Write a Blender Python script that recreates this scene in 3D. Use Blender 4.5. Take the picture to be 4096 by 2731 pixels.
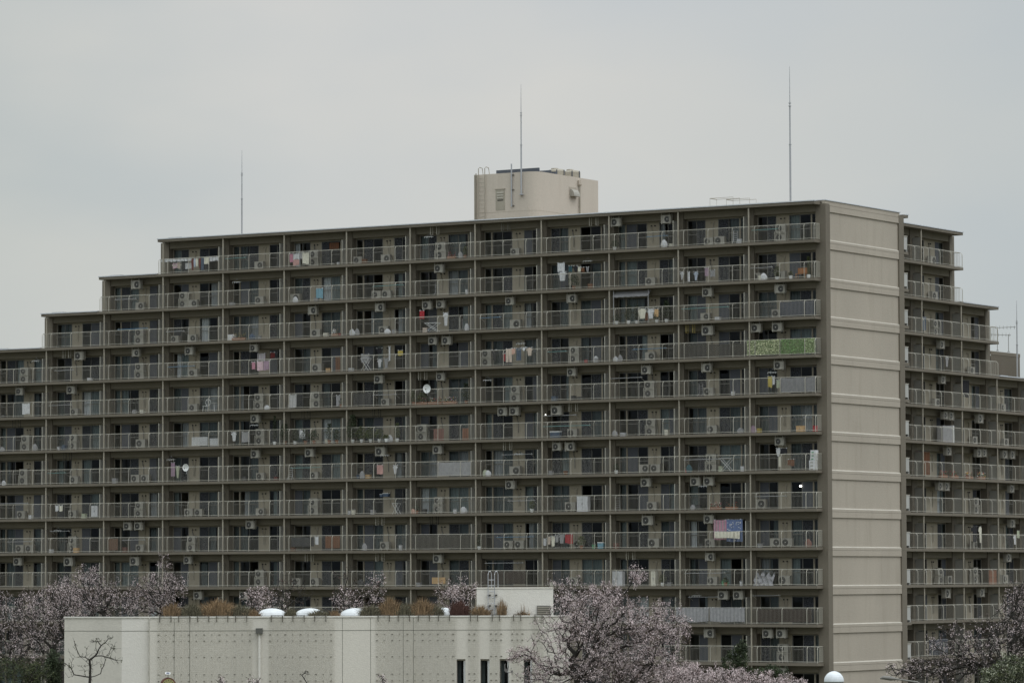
import bpy, math, random
import numpy as np
from mathutils import Matrix, Vector
R = math.radians
scene = bpy.context.scene
for o in list(bpy.data.objects): bpy.data.objects.remove(o)
CO = scene.collection

# ------------------------------------------------------------------ camera
CAMZ = 8.813
PITCH, ROLL, FPX = 0.05867, 0.00337, 15989.7
cam_d = bpy.data.cameras.new('camera'); cam = bpy.data.objects.new('camera', cam_d); CO.objects.link(cam)
cam_d.sensor_width = 36.0; cam_d.lens = FPX / 4096 * 36.0
cam_d.clip_start = 1.0; cam_d.clip_end = 6000.0
cam.matrix_world = Matrix.Translation((0, 0, CAMZ)) @ Matrix.Rotation(math.pi/2 + PITCH, 4, 'X') @ Matrix.Rotation(-ROLL, 4, 'Z')
scene.camera = cam

# ------------------------------------------------------------------ world: overcast sky (bright zenith) over a physical sky
world = bpy.data.worlds.new('World'); scene.world = world; world.use_nodes = True
nt = world.node_tree; nt.nodes.clear()
def wn(t, **k):
    n = nt.nodes.new(t)
    for a, b in k.items(): setattr(n, a, b)
    return n
SUN_EL, SUN_AZ = 55, 130
out = wn('ShaderNodeOutputWorld')
sky = wn('ShaderNodeTexSky', sky_type='NISHITA', sun_disc=False)
sky.sun_elevation = R(SUN_EL); sky.sun_rotation = R(SUN_AZ)
bg1 = wn('ShaderNodeBackground'); bg1.inputs[1].default_value = 0.06
nt.links.new(sky.outputs[0], bg1.inputs[0])
tc = wn('ShaderNodeTexCoord'); sep = wn('ShaderNodeSeparateXYZ'); nt.links.new(tc.outputs['Generated'], sep.inputs[0])
ramp = wn('ShaderNodeValToRGB'); nt.links.new(sep.outputs[2], ramp.inputs[0])
cr = ramp.color_ramp
cr.elements[0].position = 0.0; cr.elements[0].color = (0.53, 0.56, 0.57, 1)
cr.elements[1].position = 1.0; cr.elements[1].color = (2.05, 2.05, 2.05, 1)
for p, c in ((0.08, (0.635, 0.638, 0.622, 1)), (0.16, (0.645, 0.645, 0.64, 1)), (0.45, (1.25, 1.25, 1.25, 1))):
    e = cr.elements.new(p); e.color = c
mp = wn('ShaderNodeMapping'); mp.inputs['Scale'].default_value = (5.0, 5.0, 11.0); mp.inputs['Location'].default_value = (1.3, 0.4, 0.2)
nz = wn('ShaderNodeTexNoise'); nz.inputs['Scale'].default_value = 1.6; nz.inputs['Detail'].default_value = 4.0; nz.inputs['Roughness'].default_value = 0.45
nt.links.new(tc.outputs['Generated'], mp.inputs[0]); nt.links.new(mp.outputs[0], nz.inputs[0])
r2 = wn('ShaderNodeValToRGB'); nt.links.new(nz.outputs[0], r2.inputs[0])
r2.color_ramp.elements[0].position = 0.32; r2.color_ramp.elements[0].color = (0.88, 0.93, 0.97, 1)
r2.color_ramp.elements[1].position = 0.62; r2.color_ramp.elements[1].color = (1.03, 1.025, 1.0, 1)
mul = wn('ShaderNodeMix', data_type='RGBA', blend_type='MULTIPLY'); mul.inputs[0].default_value = 1.0
nt.links.new(ramp.outputs[0], mul.inputs[6]); nt.links.new(r2.outputs[0], mul.inputs[7])
r3 = wn('ShaderNodeValToRGB'); am = wn('ShaderNodeMath', operation='MULTIPLY_ADD'); am.inputs[1].default_value = .10; nt.links.new(nz.outputs[0], am.inputs[0])
ab = wn('ShaderNodeMath', operation='ADD'); ab.inputs[1].default_value = .45; nt.links.new(sep.outputs[0], am.inputs[2]); nt.links.new(am.outputs[0], ab.inputs[0]); nt.links.new(ab.outputs[0], r3.inputs[0])
c3 = r3.color_ramp; c3.elements[0].position = .36; c3.elements[0].color = (.82, .865, .875, 1); c3.elements[1].position = .63; c3.elements[1].color = (.85, .895, .93, 1)
for p, c in ((.45, (1.0, 1.0, 1.0, 1)), (.52, (1.0, 1.0, 1.0, 1))):
    e = c3.elements.new(p); e.color = c
mul2 = wn('ShaderNodeMix', data_type='RGBA', blend_type='MULTIPLY'); mul2.inputs[0].default_value = 1.0
nt.links.new(mul.outputs[2], mul2.inputs[6]); nt.links.new(r3.outputs[0], mul2.inputs[7])
bg2 = wn('ShaderNodeBackground'); bg2.inputs[1].default_value = 1.0; nt.links.new(mul2.outputs[2], bg2.inputs[0])
mx = wn('ShaderNodeMixShader'); mx.inputs[0].default_value = 0.94
nt.links.new(bg1.outputs[0], mx.inputs[1]); nt.links.new(bg2.outputs[0], mx.inputs[2]); nt.links.new(mx.outputs[0], out.inputs[0])

sun_d = bpy.data.lights.new('sun', 'SUN'); sun_d.energy = 0.8; sun_d.angle = R(40); sun_d.color = (1, 0.97, 0.92)
sun = bpy.data.objects.new('sun', sun_d); CO.objects.link(sun)
sd = Vector((math.sin(R(SUN_AZ))*math.cos(R(SUN_EL)), math.cos(R(SUN_AZ))*math.cos(R(SUN_EL)), math.sin(R(SUN_EL))))
sun.rotation_euler = sd.to_track_quat('Z', 'Y').to_euler()
vs = scene.view_settings; vs.view_transform = 'Standard'; vs.look = 'None'; vs.exposure = 0.0; vs.gamma = 1.0
vs.use_curve_mapping = False
scene.render.engine = 'CYCLES'
scene.cycles.max_bounces = 5; scene.cycles.transparent_max_bounces = 12
scene.cycles.caustics_reflective = False; scene.cycles.caustics_refractive = False

# ------------------------------------------------------------------ materials
def hexlin(r, g, b):
    f = lambda c: ((c/255)/12.92 if c/255 <= .04045 else ((c/255+.055)/1.055)**2.4)
    return (f(r), f(g), f(b))
MATS = {}
def mat(name, col, rough=0.8, var=0.12, scale=1.2, stretch=0.3, fine=0.06, bump=0.0, bscale=60, metal=0.0, stain=None, trans=0.0, island=0.0):
    if name in MATS: return MATS[name]
    m = bpy.data.materials.new(name); m.use_nodes = True; n = m.node_tree; n.nodes.clear(); L = n.links
    o = n.nodes.new('ShaderNodeOutputMaterial'); b = n.nodes.new('ShaderNodeBsdfPrincipled')
    b.inputs['Roughness'].default_value = rough; b.inputs['Metallic'].default_value = metal
    g = n.nodes.new('ShaderNodeNewGeometry')
    mpp = n.nodes.new('ShaderNodeMapping'); mpp.inputs['Scale'].default_value = (1, 1, stretch); L.new(g.outputs['Position'], mpp.inputs[0])
    a = n.nodes.new('ShaderNodeTexNoise'); a.inputs['Scale'].default_value = scale; a.inputs['Detail'].default_value = 5; L.new(mpp.outputs[0], a.inputs[0])
    f = n.nodes.new('ShaderNodeTexNoise'); f.inputs['Scale'].default_value = 9; f.inputs['Detail'].default_value = 3; L.new(g.outputs['Position'], f.inputs[0])
    def rng(src, amp):
        r = n.nodes.new('ShaderNodeMapRange'); r.inputs[1].default_value = .25; r.inputs[2].default_value = .75
        r.inputs[3].default_value = 1-amp; r.inputs[4].default_value = 1+amp; L.new(src, r.inputs[0]); return r.outputs[0]
    mm = n.nodes.new('ShaderNodeMath'); mm.operation = 'MULTIPLY'; L.new(rng(a.outputs[0], var), mm.inputs[0]); L.new(rng(f.outputs[0], fine), mm.inputs[1])
    fac = mm.outputs[0]
    if island:
        r = n.nodes.new('ShaderNodeMapRange'); r.inputs[3].default_value = 1-island; r.inputs[4].default_value = 1+island
        L.new(g.outputs['Random Per Island'], r.inputs[0])
        m3 = n.nodes.new('ShaderNodeMath'); m3.operation = 'MULTIPLY'; L.new(fac, m3.inputs[0]); L.new(r.outputs[0], m3.inputs[1]); fac = m3.outputs[0]
    vm = n.nodes.new('ShaderNodeVectorMath'); vm.operation = 'SCALE'; vm.inputs[0].default_value = col[:3]; L.new(fac, vm.inputs['Scale'])
    src = vm.outputs[0]
    if stain:
        sc, thr, amt, scol = stain
        m2 = n.nodes.new('ShaderNodeMapping'); m2.inputs['Scale'].default_value = (1, 1, .12); L.new(g.outputs['Position'], m2.inputs[0])
        s = n.nodes.new('ShaderNodeTexNoise'); s.inputs['Scale'].default_value = sc; s.inputs['Detail'].default_value = 6; L.new(m2.outputs[0], s.inputs[0])
        r = n.nodes.new('ShaderNodeMapRange'); r.inputs[1].default_value = thr; r.inputs[2].default_value = thr+.18; r.inputs[4].default_value = amt; L.new(s.outputs[0], r.inputs[0])
        mixn = n.nodes.new('ShaderNodeMix'); mixn.data_type = 'RGBA'; L.new(r.outputs[0], mixn.inputs[0]); L.new(src, mixn.inputs[6]); mixn.inputs[7].default_value = (*scol, 1); src = mixn.outputs[2]
    L.new(src, b.inputs['Base Color'])
    if bump:
        bn = n.nodes.new('ShaderNodeTexNoise'); bn.inputs['Scale'].default_value = bscale; bn.inputs['Detail'].default_value = 2; L.new(g.outputs['Position'], bn.inputs[0])
        bp = n.nodes.new('ShaderNodeBump'); bp.inputs['Strength'].default_value = bump; bp.inputs['Distance'].default_value = .02; L.new(bn.outputs[0], bp.inputs['Height']); L.new(bp.outputs[0], b.inputs['Normal'])
    last = b.outputs[0]
    if trans:
        t = n.nodes.new('ShaderNodeBsdfTransparent'); x = n.nodes.new('ShaderNodeMixShader'); x.inputs[0].default_value = trans
        L.new(last, x.inputs[1]); L.new(t.outputs[0], x.inputs[2]); last = x.outputs[0]
    L.new(last, o.inputs[0]); MATS[name] = m; return m
def glass_mat(name, tint, base, rough):
    m = bpy.data.materials.new(name); m.use_nodes = True; n = m.node_tree; n.nodes.clear(); L = n.links
    o = n.nodes.new('ShaderNodeOutputMaterial'); t = n.nodes.new('ShaderNodeBsdfTransparent'); t.inputs[0].default_value = (*tint, 1)
    gl = n.nodes.new('ShaderNodeBsdfGlossy'); gl.inputs['Roughness'].default_value = rough; gl.inputs[0].default_value = (.8, .85, .95, 1)
    lw = n.nodes.new('ShaderNodeLayerWeight'); lw.inputs[0].default_value = .3
    ad = n.nodes.new('ShaderNodeMath'); ad.operation = 'MULTIPLY_ADD'; ad.inputs[1].default_value = .34; ad.inputs[2].default_value = base; L.new(lw.outputs['Fresnel'], ad.inputs[0])
    x = n.nodes.new('ShaderNodeMixShader'); L.new(ad.outputs[0], x.inputs[0]); L.new(t.outputs[0], x.inputs[1]); L.new(gl.outputs[0], x.inputs[2]); L.new(x.outputs[0], o.inputs[0]); return m
M_BROWN = mat('brown_paint', (.168, .147, .115), .85, .10, .5, .35, .07, .25, 40, stain=(2.2, .60, .28, (.085, .078, .062)))
M_SLAB = mat('slab_paint', (.170, .149, .118), .85, .10, .6, 1.0, .07, .15, 40, stain=(3.0, .58, .35, (.10, .09, .072)))
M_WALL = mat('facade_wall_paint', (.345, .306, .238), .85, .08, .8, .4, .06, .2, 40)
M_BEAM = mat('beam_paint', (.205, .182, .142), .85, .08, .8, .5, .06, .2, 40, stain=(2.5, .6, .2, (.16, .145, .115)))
M_GABLE = mat('gable_paint', (.412, .368, .308), .88, .07, .25, .45, .05, .9, 14, stain=(1.6, .54, .32, (.32, .28, .225)))
M_PENT = mat('penthouse_paint', (.56, .50, .43), .88, .06, .4, .4, .05, .6, 14, stain=(1.6, .58, .3, (.44, .38, .31)))
M_LEDGE = mat('ledge_skylight_and_pale_paint', (.49, .465, .405), .8, .1, 1.0, 1.0)  # sky light on band tops put into the colour; elsewhere plain pale paint
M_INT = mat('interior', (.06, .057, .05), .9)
M_DARK = mat('dark_gap', (.03, .03, .028), .9)
M_RAIL = mat('rail_paint', (.46, .445, .385), .5, .1)
M_PIPE = mat('drain_pipe_paint', (.35, .32, .26), .6, .1)
M_PANEL = mat('partition_board', (.27, .265, .24), .8, .06)
M_FRAME = mat('window_frame', (.17, .165, .15), .5, .05)
M_GLASS = glass_mat('window_glass', (.58, .62, .61), .005, .02)
M_SCREEN = mat('insect_screen', (.048, .052, .062), .9, .03, trans=.18)
M_SCREEN_REFL = mat('screen_reflection_tint', (.10, .107, .125), .9, .03, trans=.1)  # paler tint stands in for panes that reflect brighter
M_CURT = mat('curtain_cloth', (.24, .265, .28), .9, .25, 9, .05, .1)
M_CURT2 = mat('pale_curtain_cloth', (.45, .49, .51), .9, .2, 9, .05, .1)
M_METAL = mat('galvanised_metal', (.42, .43, .45), .45, .08, metal=.4)
M_COPING = mat('coping_metal', (.66, .68, .72), .4, .05, metal=.3)
M_AC = mat('unit_casing', (.35, .335, .295), .6, .08, 2.0, 1.0)
M_ACS = mat('unit_side', (.30, .285, .245), .6, .08, 2.0, 1.0)
M_FAN = mat('fan_dark', (.035, .035, .035), .7)
M_FRING = mat('fan_grille_wire', (.16, .155, .14), .6)
M_HUB = mat('fan_hub', (.42, .41, .38), .6)
M_WHITE = mat('white_paint', (.74, .76, .76), .6, .04)
M_WB = mat('white_building_render', (.64, .612, .55), .85, .08, .35, .4, .05, .5, 22, stain=(.9, .56, .45, (.50, .475, .40)))
M_WB2 = mat('white_building_render_pale_lit', (.70, .68, .63), .85, .05, .35, .5, .04, .5, 22, stain=(1.5, .6, .3, (.58, .55, .47)))  # pale trim render; also carries the painted-in light of one wall facet
M_WIRE = mat('trellis_wire', (.42, .40, .33), .6)
M_CLIP = mat('trellis_clip', (.10, .09, .07), .7)
M_BARK = mat('cherry_bark', (.028, .025, .021), .9, .3, 5)
M_BARKG = mat('grey_bark', (.06, .055, .048), .9, .3, 5)
M_BLOS = mat('blossom_petals', (.64, .54, .545), .8, .2, 1.5, 1.0, .25, island=.35)
M_BUD = mat('blossom_buds', (.09, .05, .04), .8, .2, 1.5, 1.0, .25, island=.4)
M_LEAF = mat('young_leaves', (.085, .10, .04), .8, .3, 2, 1, .2, island=.5)
M_LEAFD = mat('dark_leaves', (.03, .045, .018), .8, .3, 2, 1, .2, island=.5)
M_GRASSB = mat('dry_grass', (.20, .135, .075), .9, .3, 2, 1, .2, island=.4)
M_GRASSO = mat('olive_grass', (.11, .10, .065), .9, .3, 2, 1, .2, island=.4)
M_GROUND = mat('ground_soil', (.09, .09, .06), .95, .3, .2, 1, .2)
M_ROAD = mat('asphalt', (.05, .05, .05), .9, .15, .5, 1, .1)

# ------------------------------------------------------------------ helpers
class MB:
    """collects boxes, tubes and sheets, built as one mesh object"""
    def __init__(s): s.v = []; s.f = []; s.m = []; s.mats = []
    def mi(s, m):
        if m not in s.mats: s.mats.append(m)
        return s.mats.index(m)
    def box(s, x0, x1, y0, y1, z0, z1, m, skip=''):
        b = len(s.v); i = s.mi(m)
        s.v += [(x0,y0,z0),(x1,y0,z0),(x1,y1,z0),(x0,y1,z0),(x0,y0,z1),(x1,y0,z1),(x1,y1,z1),(x0,y1,z1)]
        F = [(0,3,2,1),(4,5,6,7),(0,1,5,4),(1,2,6,5),(2,3,7,6),(3,0,4,7)]
        for q in F: s.f.append(tuple(b+k for k in q)); s.m.append(i)
    def poly(s, pts, m):
        b = len(s.v); s.v += [tuple(p) for p in pts]; s.f.append(tuple(range(b, b+len(pts)))); s.m.append(s.mi(m))
    def tube(s, pts, r, m, n=6, cap=True):
        i = s.mi(m); pts = [Vector(p) for p in pts]; rr = r if isinstance(r, (list, tuple)) else [r]*len(pts); b = len(s.v)
        for k, p in enumerate(pts):
            d = (pts[min(k+1, len(pts)-1)] - pts[max(k-1, 0)]).normalized()
            a = Vector((0,0,1)) if abs(d.z) < .9 else Vector((1,0,0))
            e = d.cross(a).normalized(); g = d.cross(e)
            for j in range(n):
                t = 2*math.pi*j/n; s.v.append(tuple(p + (e*math.cos(t)+g*math.sin(t))*rr[k]))
        for k in range(len(pts)-1):
            for j in range(n):
                s.f.append((b+k*n+j, b+k*n+(j+1) % n, b+(k+1)*n+(j+1) % n, b+(k+1)*n+j)); s.m.append(i)
        if cap:
            s.f.append(tuple(b+j for j in range(n))[::-1]); s.m.append(i)
            e0 = b+(len(pts)-1)*n; s.f.append(tuple(e0+j for j in range(n))); s.m.append(i)
    def prism(s, prof, axis, a, b, m):
        """prof: 2D outline extruded along axis between a and b ('x': prof is (y,z); 'y': (x,z); 'z': (x,y))"""
        i = s.mi(m); n = len(prof); o = len(s.v)
        for t in (a, b):
            for p, q in prof: s.v.append({'x': (t, p, q), 'y': (p, t, q), 'z': (p, q, t)}[axis])
        for k in range(n): s.f.append((o+k, o+(k+1) % n, o+n+(k+1) % n, o+n+k)); s.m.append(i)
        s.f.append(tuple(o+k for k in range(n))[::-1]); s.f.append(tuple(o+n+k for k in range(n))); s.m += [i, i]
    def disc(s, c, r, y0, m, n=16, axis='y'):
        s.prism([(c[0]+r*math.cos(2*math.pi*k/n), c[1]+r*math.sin(2*math.pi*k/n)) for k in range(n)], axis, y0[0], y0[1], m)
    def mesh(s, name, smooth=False):
        me = bpy.data.meshes.new(name); me.from_pydata(s.v, [], s.f)
        for m in s.mats: me.materials.append(m)
        me.polygons.foreach_set('material_index', s.m)
        if smooth: me.polygons.foreach_set('use_smooth', [True]*len(s.f))
        me.update(); return me
    def build(s, name, parent=None, smooth=False, kind=None, label=None, loc=None):
        o = bpy.data.objects.new(name, s.mesh(name, smooth)); CO.objects.link(o)
        if parent: o.parent = parent
        if kind: o['kind'] = kind
        if label: o['label'] = label
        if loc: o.location = loc
        return o
def np_mesh(name, V, F, mats, mi=None, parent=None):
    V = np.asarray(V, np.float32); F = np.asarray(F, np.int32); k = F.shape[1]
    me = bpy.data.meshes.new(name); me.vertices.add(len(V)); me.vertices.foreach_set('co', V.ravel())
    me.loops.add(F.size); me.loops.foreach_set('vertex_index', F.ravel())
    me.polygons.add(len(F)); me.polygons.foreach_set('loop_start', np.arange(0, F.size, k, dtype=np.int32))
    try: me.polygons.foreach_set('loop_total', np.full(len(F), k, np.int32))
    except Exception: pass
    for m in mats: me.materials.append(m)
    if mi is not None: me.polygons.foreach_set('material_index', np.asarray(mi, np.int32))
    me.update(calc_edges=True)
    o = bpy.data.objects.new(name, me); CO.objects.link(o)
    if parent: o.parent = parent
    return o
def tag(o, label, cat, group=None):
    o['label'] = label; o['category'] = cat
    if group: o['group'] = group
    return o
def thing(name, label, cat, loc=(0,0,0), rz=0.0, group=None):
    o = bpy.data.objects.new(name, None); CO.objects.link(o); o.location = loc; o.rotation_euler = (0, 0, rz); o.empty_display_size = .2
    return tag(o, label, cat, group)
def struct(name, mb): o = mb.build(name); o['kind'] = 'structure'; return o
def copy_thing(o, loc, rz, label):
    c = o.copy(); CO.objects.link(c); c.location = loc; c.rotation_euler = (0, 0, rz); c['label'] = label
    for ch in o.children:
        d = ch.copy(); CO.objects.link(d); d.parent = c
        for g in ch.children:
            e = g.copy(); CO.objects.link(e); e.parent = d
    return c
def at(px, py, Y):
    """world point seen in direction (px, py) of the 4096-wide photograph at distance Y"""
    X = (px-2048)/FPX; Z = (1365.5-py)/FPX
    c, s = math.cos(ROLL), math.sin(ROLL); X, Z = c*X+s*Z, -s*X+c*Z
    c, s = math.cos(PITCH), math.sin(PITCH); dx, dy, dz = X, c-s*Z, s+c*Z
    return Vector((dx*Y/dy, Y, CAMZ+dz*Y/dy))
ORD = ['zeroth','first','second','third','fourth','fifth','sixth','seventh','eighth','ninth','tenth','eleventh','twelfth','thirteenth','fourteenth']
class Parts:
    """repeated parts: the nearest 100 as parts of their own, the rest as one 'stuff' part"""
    def __init__(s, root, name): s.root, s.name, s.L = root, name, []
    def add(s, key, fn): s.L.append((key, fn))
    def finish(s, limit=100):
        s.L.sort(key=lambda t: t[0])
        for k, fn in s.L[:limit]: s._one([fn])
        if s.L[limit:]: s._one([f for _, f in s.L[limit:]], 'stuff')
    def _one(s, fns, kind=None):
        d = {}
        def get(n):
            if n not in d: d[n] = MB()
            return d[n]
        for f in fns: f(get)
        p = get(s.name).build(s.name, s.root, kind=kind)
        for n, mb in d.items():
            if n != s.name and mb.f: mb.build(n, p, kind=kind)

# ------------------------------------------------------------------ main building frame
FH = 2.7; NF = 13; ROOF = FH*NF; BW = 5.762; TH = 0.55749; V1 = 13.3
CX, CY = 21.2893, 280.185
SLT = .20
def zf(k): return ROOF - FH*k          # top of slab k
def facade(root, lines, tops, types, post_off, back, seed, first_open=False, near=lambda x: -x):
    """lines: bay lines left to right; bay i lies between lines[i] and lines[i+1]; tops[i] = first row of the bay"""
    rnd = random.Random(seed); nb = len(tops)
    wall = MB(); win = Parts(root, 'window'); pan = Parts(root, 'partition_panel'); vent = Parts(root, 'wall_vent')
    for k in range(0, NF):           # slabs
        idx = [i for i in range(nb) if tops[i] <= k+1]
        x0, x1 = lines[idx[0]], lines[idx[-1]+1]
        mb = MB(); z = zf(k); mb.box(x0, x1, 0, back, z-SLT, z, M_SLAB)
        x = x0 + 1.4                   # fascia joints
        while x < x1: mb.box(x, x+.025, -.004, .01, z-SLT+.002, z-.002, M_BROWN); x += BW/2*1.02
        sl = mb.build('balcony_slab' if k else 'roof_slab', root)
        ri = [i for i in idx if tops[i] == k+1]
        if ri:
            c = MB(); seg = []
            for i in ri:
                if seg and abs(seg[-1][1]-lines[i]) < 1e-3: seg[-1][1] = lines[i+1]
                else: seg.append([lines[i], lines[i+1]])
            for a, b in seg:
                a2 = a-.04 if abs(a-x0) < 1e-3 else a; b2 = b+.04 if abs(b-x1) < 1e-3 else b-.10
                c.box(a2, b2, -.05, .22, z+.003, z+.075, M_COPING)
                if a2 < a: c.box(a2, a+.2, .22, back, z+.003, z+.075, M_COPING)
                c.box(a2+.9, a2+2.1, .25, 1.2, z+.003, z+.14, M_METAL)
            c.build('roof_coping', sl)
    for i in range(nb):              # columns, pipes and cross walls at each line
        pass
    for j in range(nb+1):
        adj = [tops[i] for i in (j-1, j) if 0 <= i < nb]; t = min(adj); X = lines[j]; zt = zf(t-1)-SLT
        mb = MB(); mb.box(X-.40, X+.40, .95, 1.62, 0, zt, M_BROWN)
        if 0 < j or not first_open: mb.build('column', root)
        if 0 < j < nb:
            mb = MB(); px = X+post_off; tt = max(adj)
            mb.tube([(px, .13, 0), (px, .13, zf((t if post_off > 0 else tt)-1)-SLT)], .058, M_PIPE, 8)
            mb.build('drain_pipe', root)
        wall.box(X-.09, X+.09, 1.62, back, 0, zt, M_WALL)
    for i in range(nb):
        a, b = lines[i], lines[i+1]
        for r in range(tops[i], NF+1):
            z = zf(r); zc = zf(r-1)-SLT; L, Rr = a+.40, b-.40; key = near(b) + r*.02
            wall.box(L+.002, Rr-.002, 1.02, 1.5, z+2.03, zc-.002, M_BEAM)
            w = Rr-L-.1; ww = w-4.84; ty = types[i]
            if ty == 'N': wins = [(L+.05, L+1.55, [.5, .5]), (L+2.55+ww*.6, Rr-.05, None)]
            else: wins = [(L+.05, L+2.45+ww*.2, None), (Rr-.05-1.45, Rr-.05, [.5, .5])]
            gx0, gx1 = wins[0][1], wins[1][0]
            ho = z+1.96
            wall.box(L-.01, L+.05, 1.5, 1.62, z+.002, ho, M_WALL); wall.box(Rr-.05, Rr+.01, 1.5, 1.62, z+.002, ho, M_WALL)
            wall.box(gx0, gx1, 1.5, 1.62, z+.002, ho, M_WALL)
            wall.box(L-.01, Rr+.01, 1.503, 1.617, ho, zc-.002, M_WALL)
            for wi, (p, q, sp) in enumerate(wins):
                segs = []
                if sp: m = (p+q)/2; segs = [(p, m), (m, q)]; mull = None
                else:
                    if ty == 'N': m0 = p+1.75; mull = (m0, m0+.09); segs = [(p, p+.875), (p+.875, m0), (m0+.09, q)]
                    else: m0 = q-1.75; mull = (m0-.09, m0); segs = [(p, m0-.09), (m0, m0+.875), (m0+.875, q)]
                st = []
                main_ = [s_ for s_ in segs if s_[1]-s_[0] > .6] or segs
                scr = rnd.choice([0, 1, 1, 0, 2]); opn = rnd.random(); cm = M_CURT2 if rnd.random() < .4 else M_CURT
                amt = rnd.choice([0, 0, .35, .5, .85, 1.0, .25, .6, 1.0]); side = rnd.random() < .5
                def fn(get, p=p, q=q, segs=segs, mull=mull, main_=main_, scr=scr, opn=opn, cm=cm, amt=amt, side=side, z=z, ho=ho):
                    f = get('window'); g = get('pane'); c = get('curtain'); sc = get('insect_screen')
                    zb = z+.06
                    f.box(p+.002, q-.002, 1.50, 1.60, z+.004, zb, M_FRAME); f.box(p+.002, q-.002, 1.495, 1.60, ho-.06, ho-.002, M_FRAME)
                    for e in (p+.002, q-.052): f.box(e, e+.05, 1.497, 1.60, zb, ho-.06, M_FRAME)
                    if mull: f.box(mull[0], mull[1], 1.49, 1.60, zb, ho-.06, M_WALL)
                    for n_, (s0, s1) in enumerate(segs):
                        big = (s0, s1) in main_; k_ = main_.index((s0, s1)) if big else -1
                        yo = 1.535 if k_ % 2 else 1.565
                        e = .028
                        f.box(s0, s0+e*1.3, yo-.02, yo+.01, zb, ho-.06, M_FRAME); f.box(s1-e*1.3, s1, yo-.02, yo+.01, zb, ho-.06, M_FRAME)
                        f.box(s0, s1, yo-.015, yo+.008, z+.90, z+.95, M_FRAME)
                        if big and opn < .16 and k_ == scr % 2: continue
                        g.poly([(s0+e, yo, zb), (s1-e, yo, zb), (s1-e, yo, ho-.06), (s0+e, yo, ho-.06)], M_GLASS)
                        if big and k_ == scr: sc.poly([(s0+e, 1.512, zb), (s1-e, 1.512, zb), (s1-e, 1.512, ho-.06), (s0+e, 1.512, ho-.06)], M_SCREEN if (opn*37) % 1 < .6 else M_SCREEN_REFL)  # some screens take the paler tint as a painted brighter reflection
                    if amt > 0:
                        cw = (q-p)*amt; c0 = p if side else q-cw; n2 = max(3, int(cw/.09)); pr = None
                        for h in range(n2+1):
                            x_ = c0+cw*h/n2; y_ = 1.72+.035*math.sin(h*2.1+p)
                            if pr: c.poly([(pr[0], pr[1], z+.03), (x_, y_, z+.03), (x_, y_, ho-.02), (pr[0], pr[1], ho-.02)], cm)
                            pr = (x_, y_)
                win.add(key + wi*.005, fn)
            def fv(get, x=(gx0+gx1)/2, z=z, v=rnd.random()):
                m = get('wall_vent')
                for d in (-.13, .16):
                    m.disc((x+d, z+1.72), .055, (1.44, 1.498), M_DARK if v < .7 else M_PIPE, 8)
                if v < .55:
                    m.tube([(x-.13, 1.46, z+1.70), (x-.11, 1.45, z+1.45), (x-.02, 1.45, z+1.3), (x-.02, 1.45, z+.5)], .03, M_PIPE if v > .2 else M_FRAME, 5)
                if v > .35: m.tube([(x+.16, 1.46, z+1.70), (x+.12, 1.45, z+1.4), (x+.10, 1.45, z+.5)], .028, M_PIPE, 5)
            vent.add(key, fv)
            if i > 0:
                def fp(get, X=a, z=z):
                    m = get('partition_panel'); m.box(X-.012, X+.012, .22, .948, z+.02, z+1.86, M_PANEL)
                    m.box(X-.022, X+.022, .18, .219, z+.002, z+1.89, M_RAIL); m.box(X-.018, X+.018, .219, .948, z+1.862, z+1.89, M_PANEL)
                if tops[i-1] <= r: pan.add(key, fp)
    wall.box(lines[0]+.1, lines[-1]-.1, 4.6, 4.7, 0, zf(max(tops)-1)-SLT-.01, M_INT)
    lo = min(tops)
    wall.build('facade_wall', root); win.finish(); pan.finish(); vent.finish()
    # railings, one per floor
    def bar(mb, x, pts, w, m):
        i = mb.mi(m); b = len(mb.v); h = w/2
        for (y, z) in pts: mb.v += [(x-h, y+h*.6, z), (x+h, y+h*.6, z), (x, y-h, z)]
        for k in range(len(pts)-1):
            for j in range(3): mb.f.append((b+k*3+j, b+k*3+(j+1) % 3, b+k*3+3+(j+1) % 3, b+k*3+3+j)); mb.m.append(i)
    for r in range(lo, NF):
        idx = [i for i in range(nb) if tops[i] <= r]; x0, x1 = lines[idx[0]]+.06, lines[idx[-1]+1]-.06; z = zf(r); mb = MB()
        prof = [(.06, z+.07), (.06, z+.96), (.10, z+1.07), (.20, z+1.15)]
        x = x0
        while x < x1: bar(mb, x, prof, .0095 if post_off > 0 else .0055, M_RAIL); x += .105
        mb.tube([(x0, .21, z+1.155), (x1, .21, z+1.155)], .024, M_RAIL, 6); mb.tube([(x0, .06, z+.085), (x1, .06, z+.085)], .016, M_RAIL, 4)
        sp = [(.06, z), (.06, z+.96), (.10, z+1.07), (.21, z+1.15)]
        for i in idx:
            for d in (.06, .92, 2.92, 4.89):
                if lines[i]+d < lines[i+1]-.3: bar(mb, lines[i]+d, sp, .05, M_RAIL)
        bar(mb, x1, sp, .05, M_RAIL)
        for xe, s_ in ((x0, -1), (x1, 1)):         # returns at both ends
            mb.tube([(xe, .21, z+1.155), (xe, .95, z+1.155)], .022, M_RAIL, 5); mb.tube([(xe, .06, z+.085), (xe, .95, z+.085)], .016, M_RAIL, 4)
            y = .3
            while y < .95: mb.box(xe-.009, xe+.009, y, y+.018, z+.08, z+1.15, M_RAIL); y += .12
        mb.build('balcony_railing', root)

main = thing('apartment_building', 'long brown balcony apartment block with blank end wall and steps down to the left', 'apartment building', (CX, CY, 0), -TH)
NBAY = 14
lines = [-BW*(NBAY-i) for i in range(NBAY+1)]
tops = [5, 4, 3, 2] + [1]*10
types = []
for i in range(NBAY):
    bn = NBAY-i; types.append('N' if bn == 1 or bn % 2 == 0 else 'M')
facade(main, lines, tops, types, .45, V1, 5, near=lambda x: -x)
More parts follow.
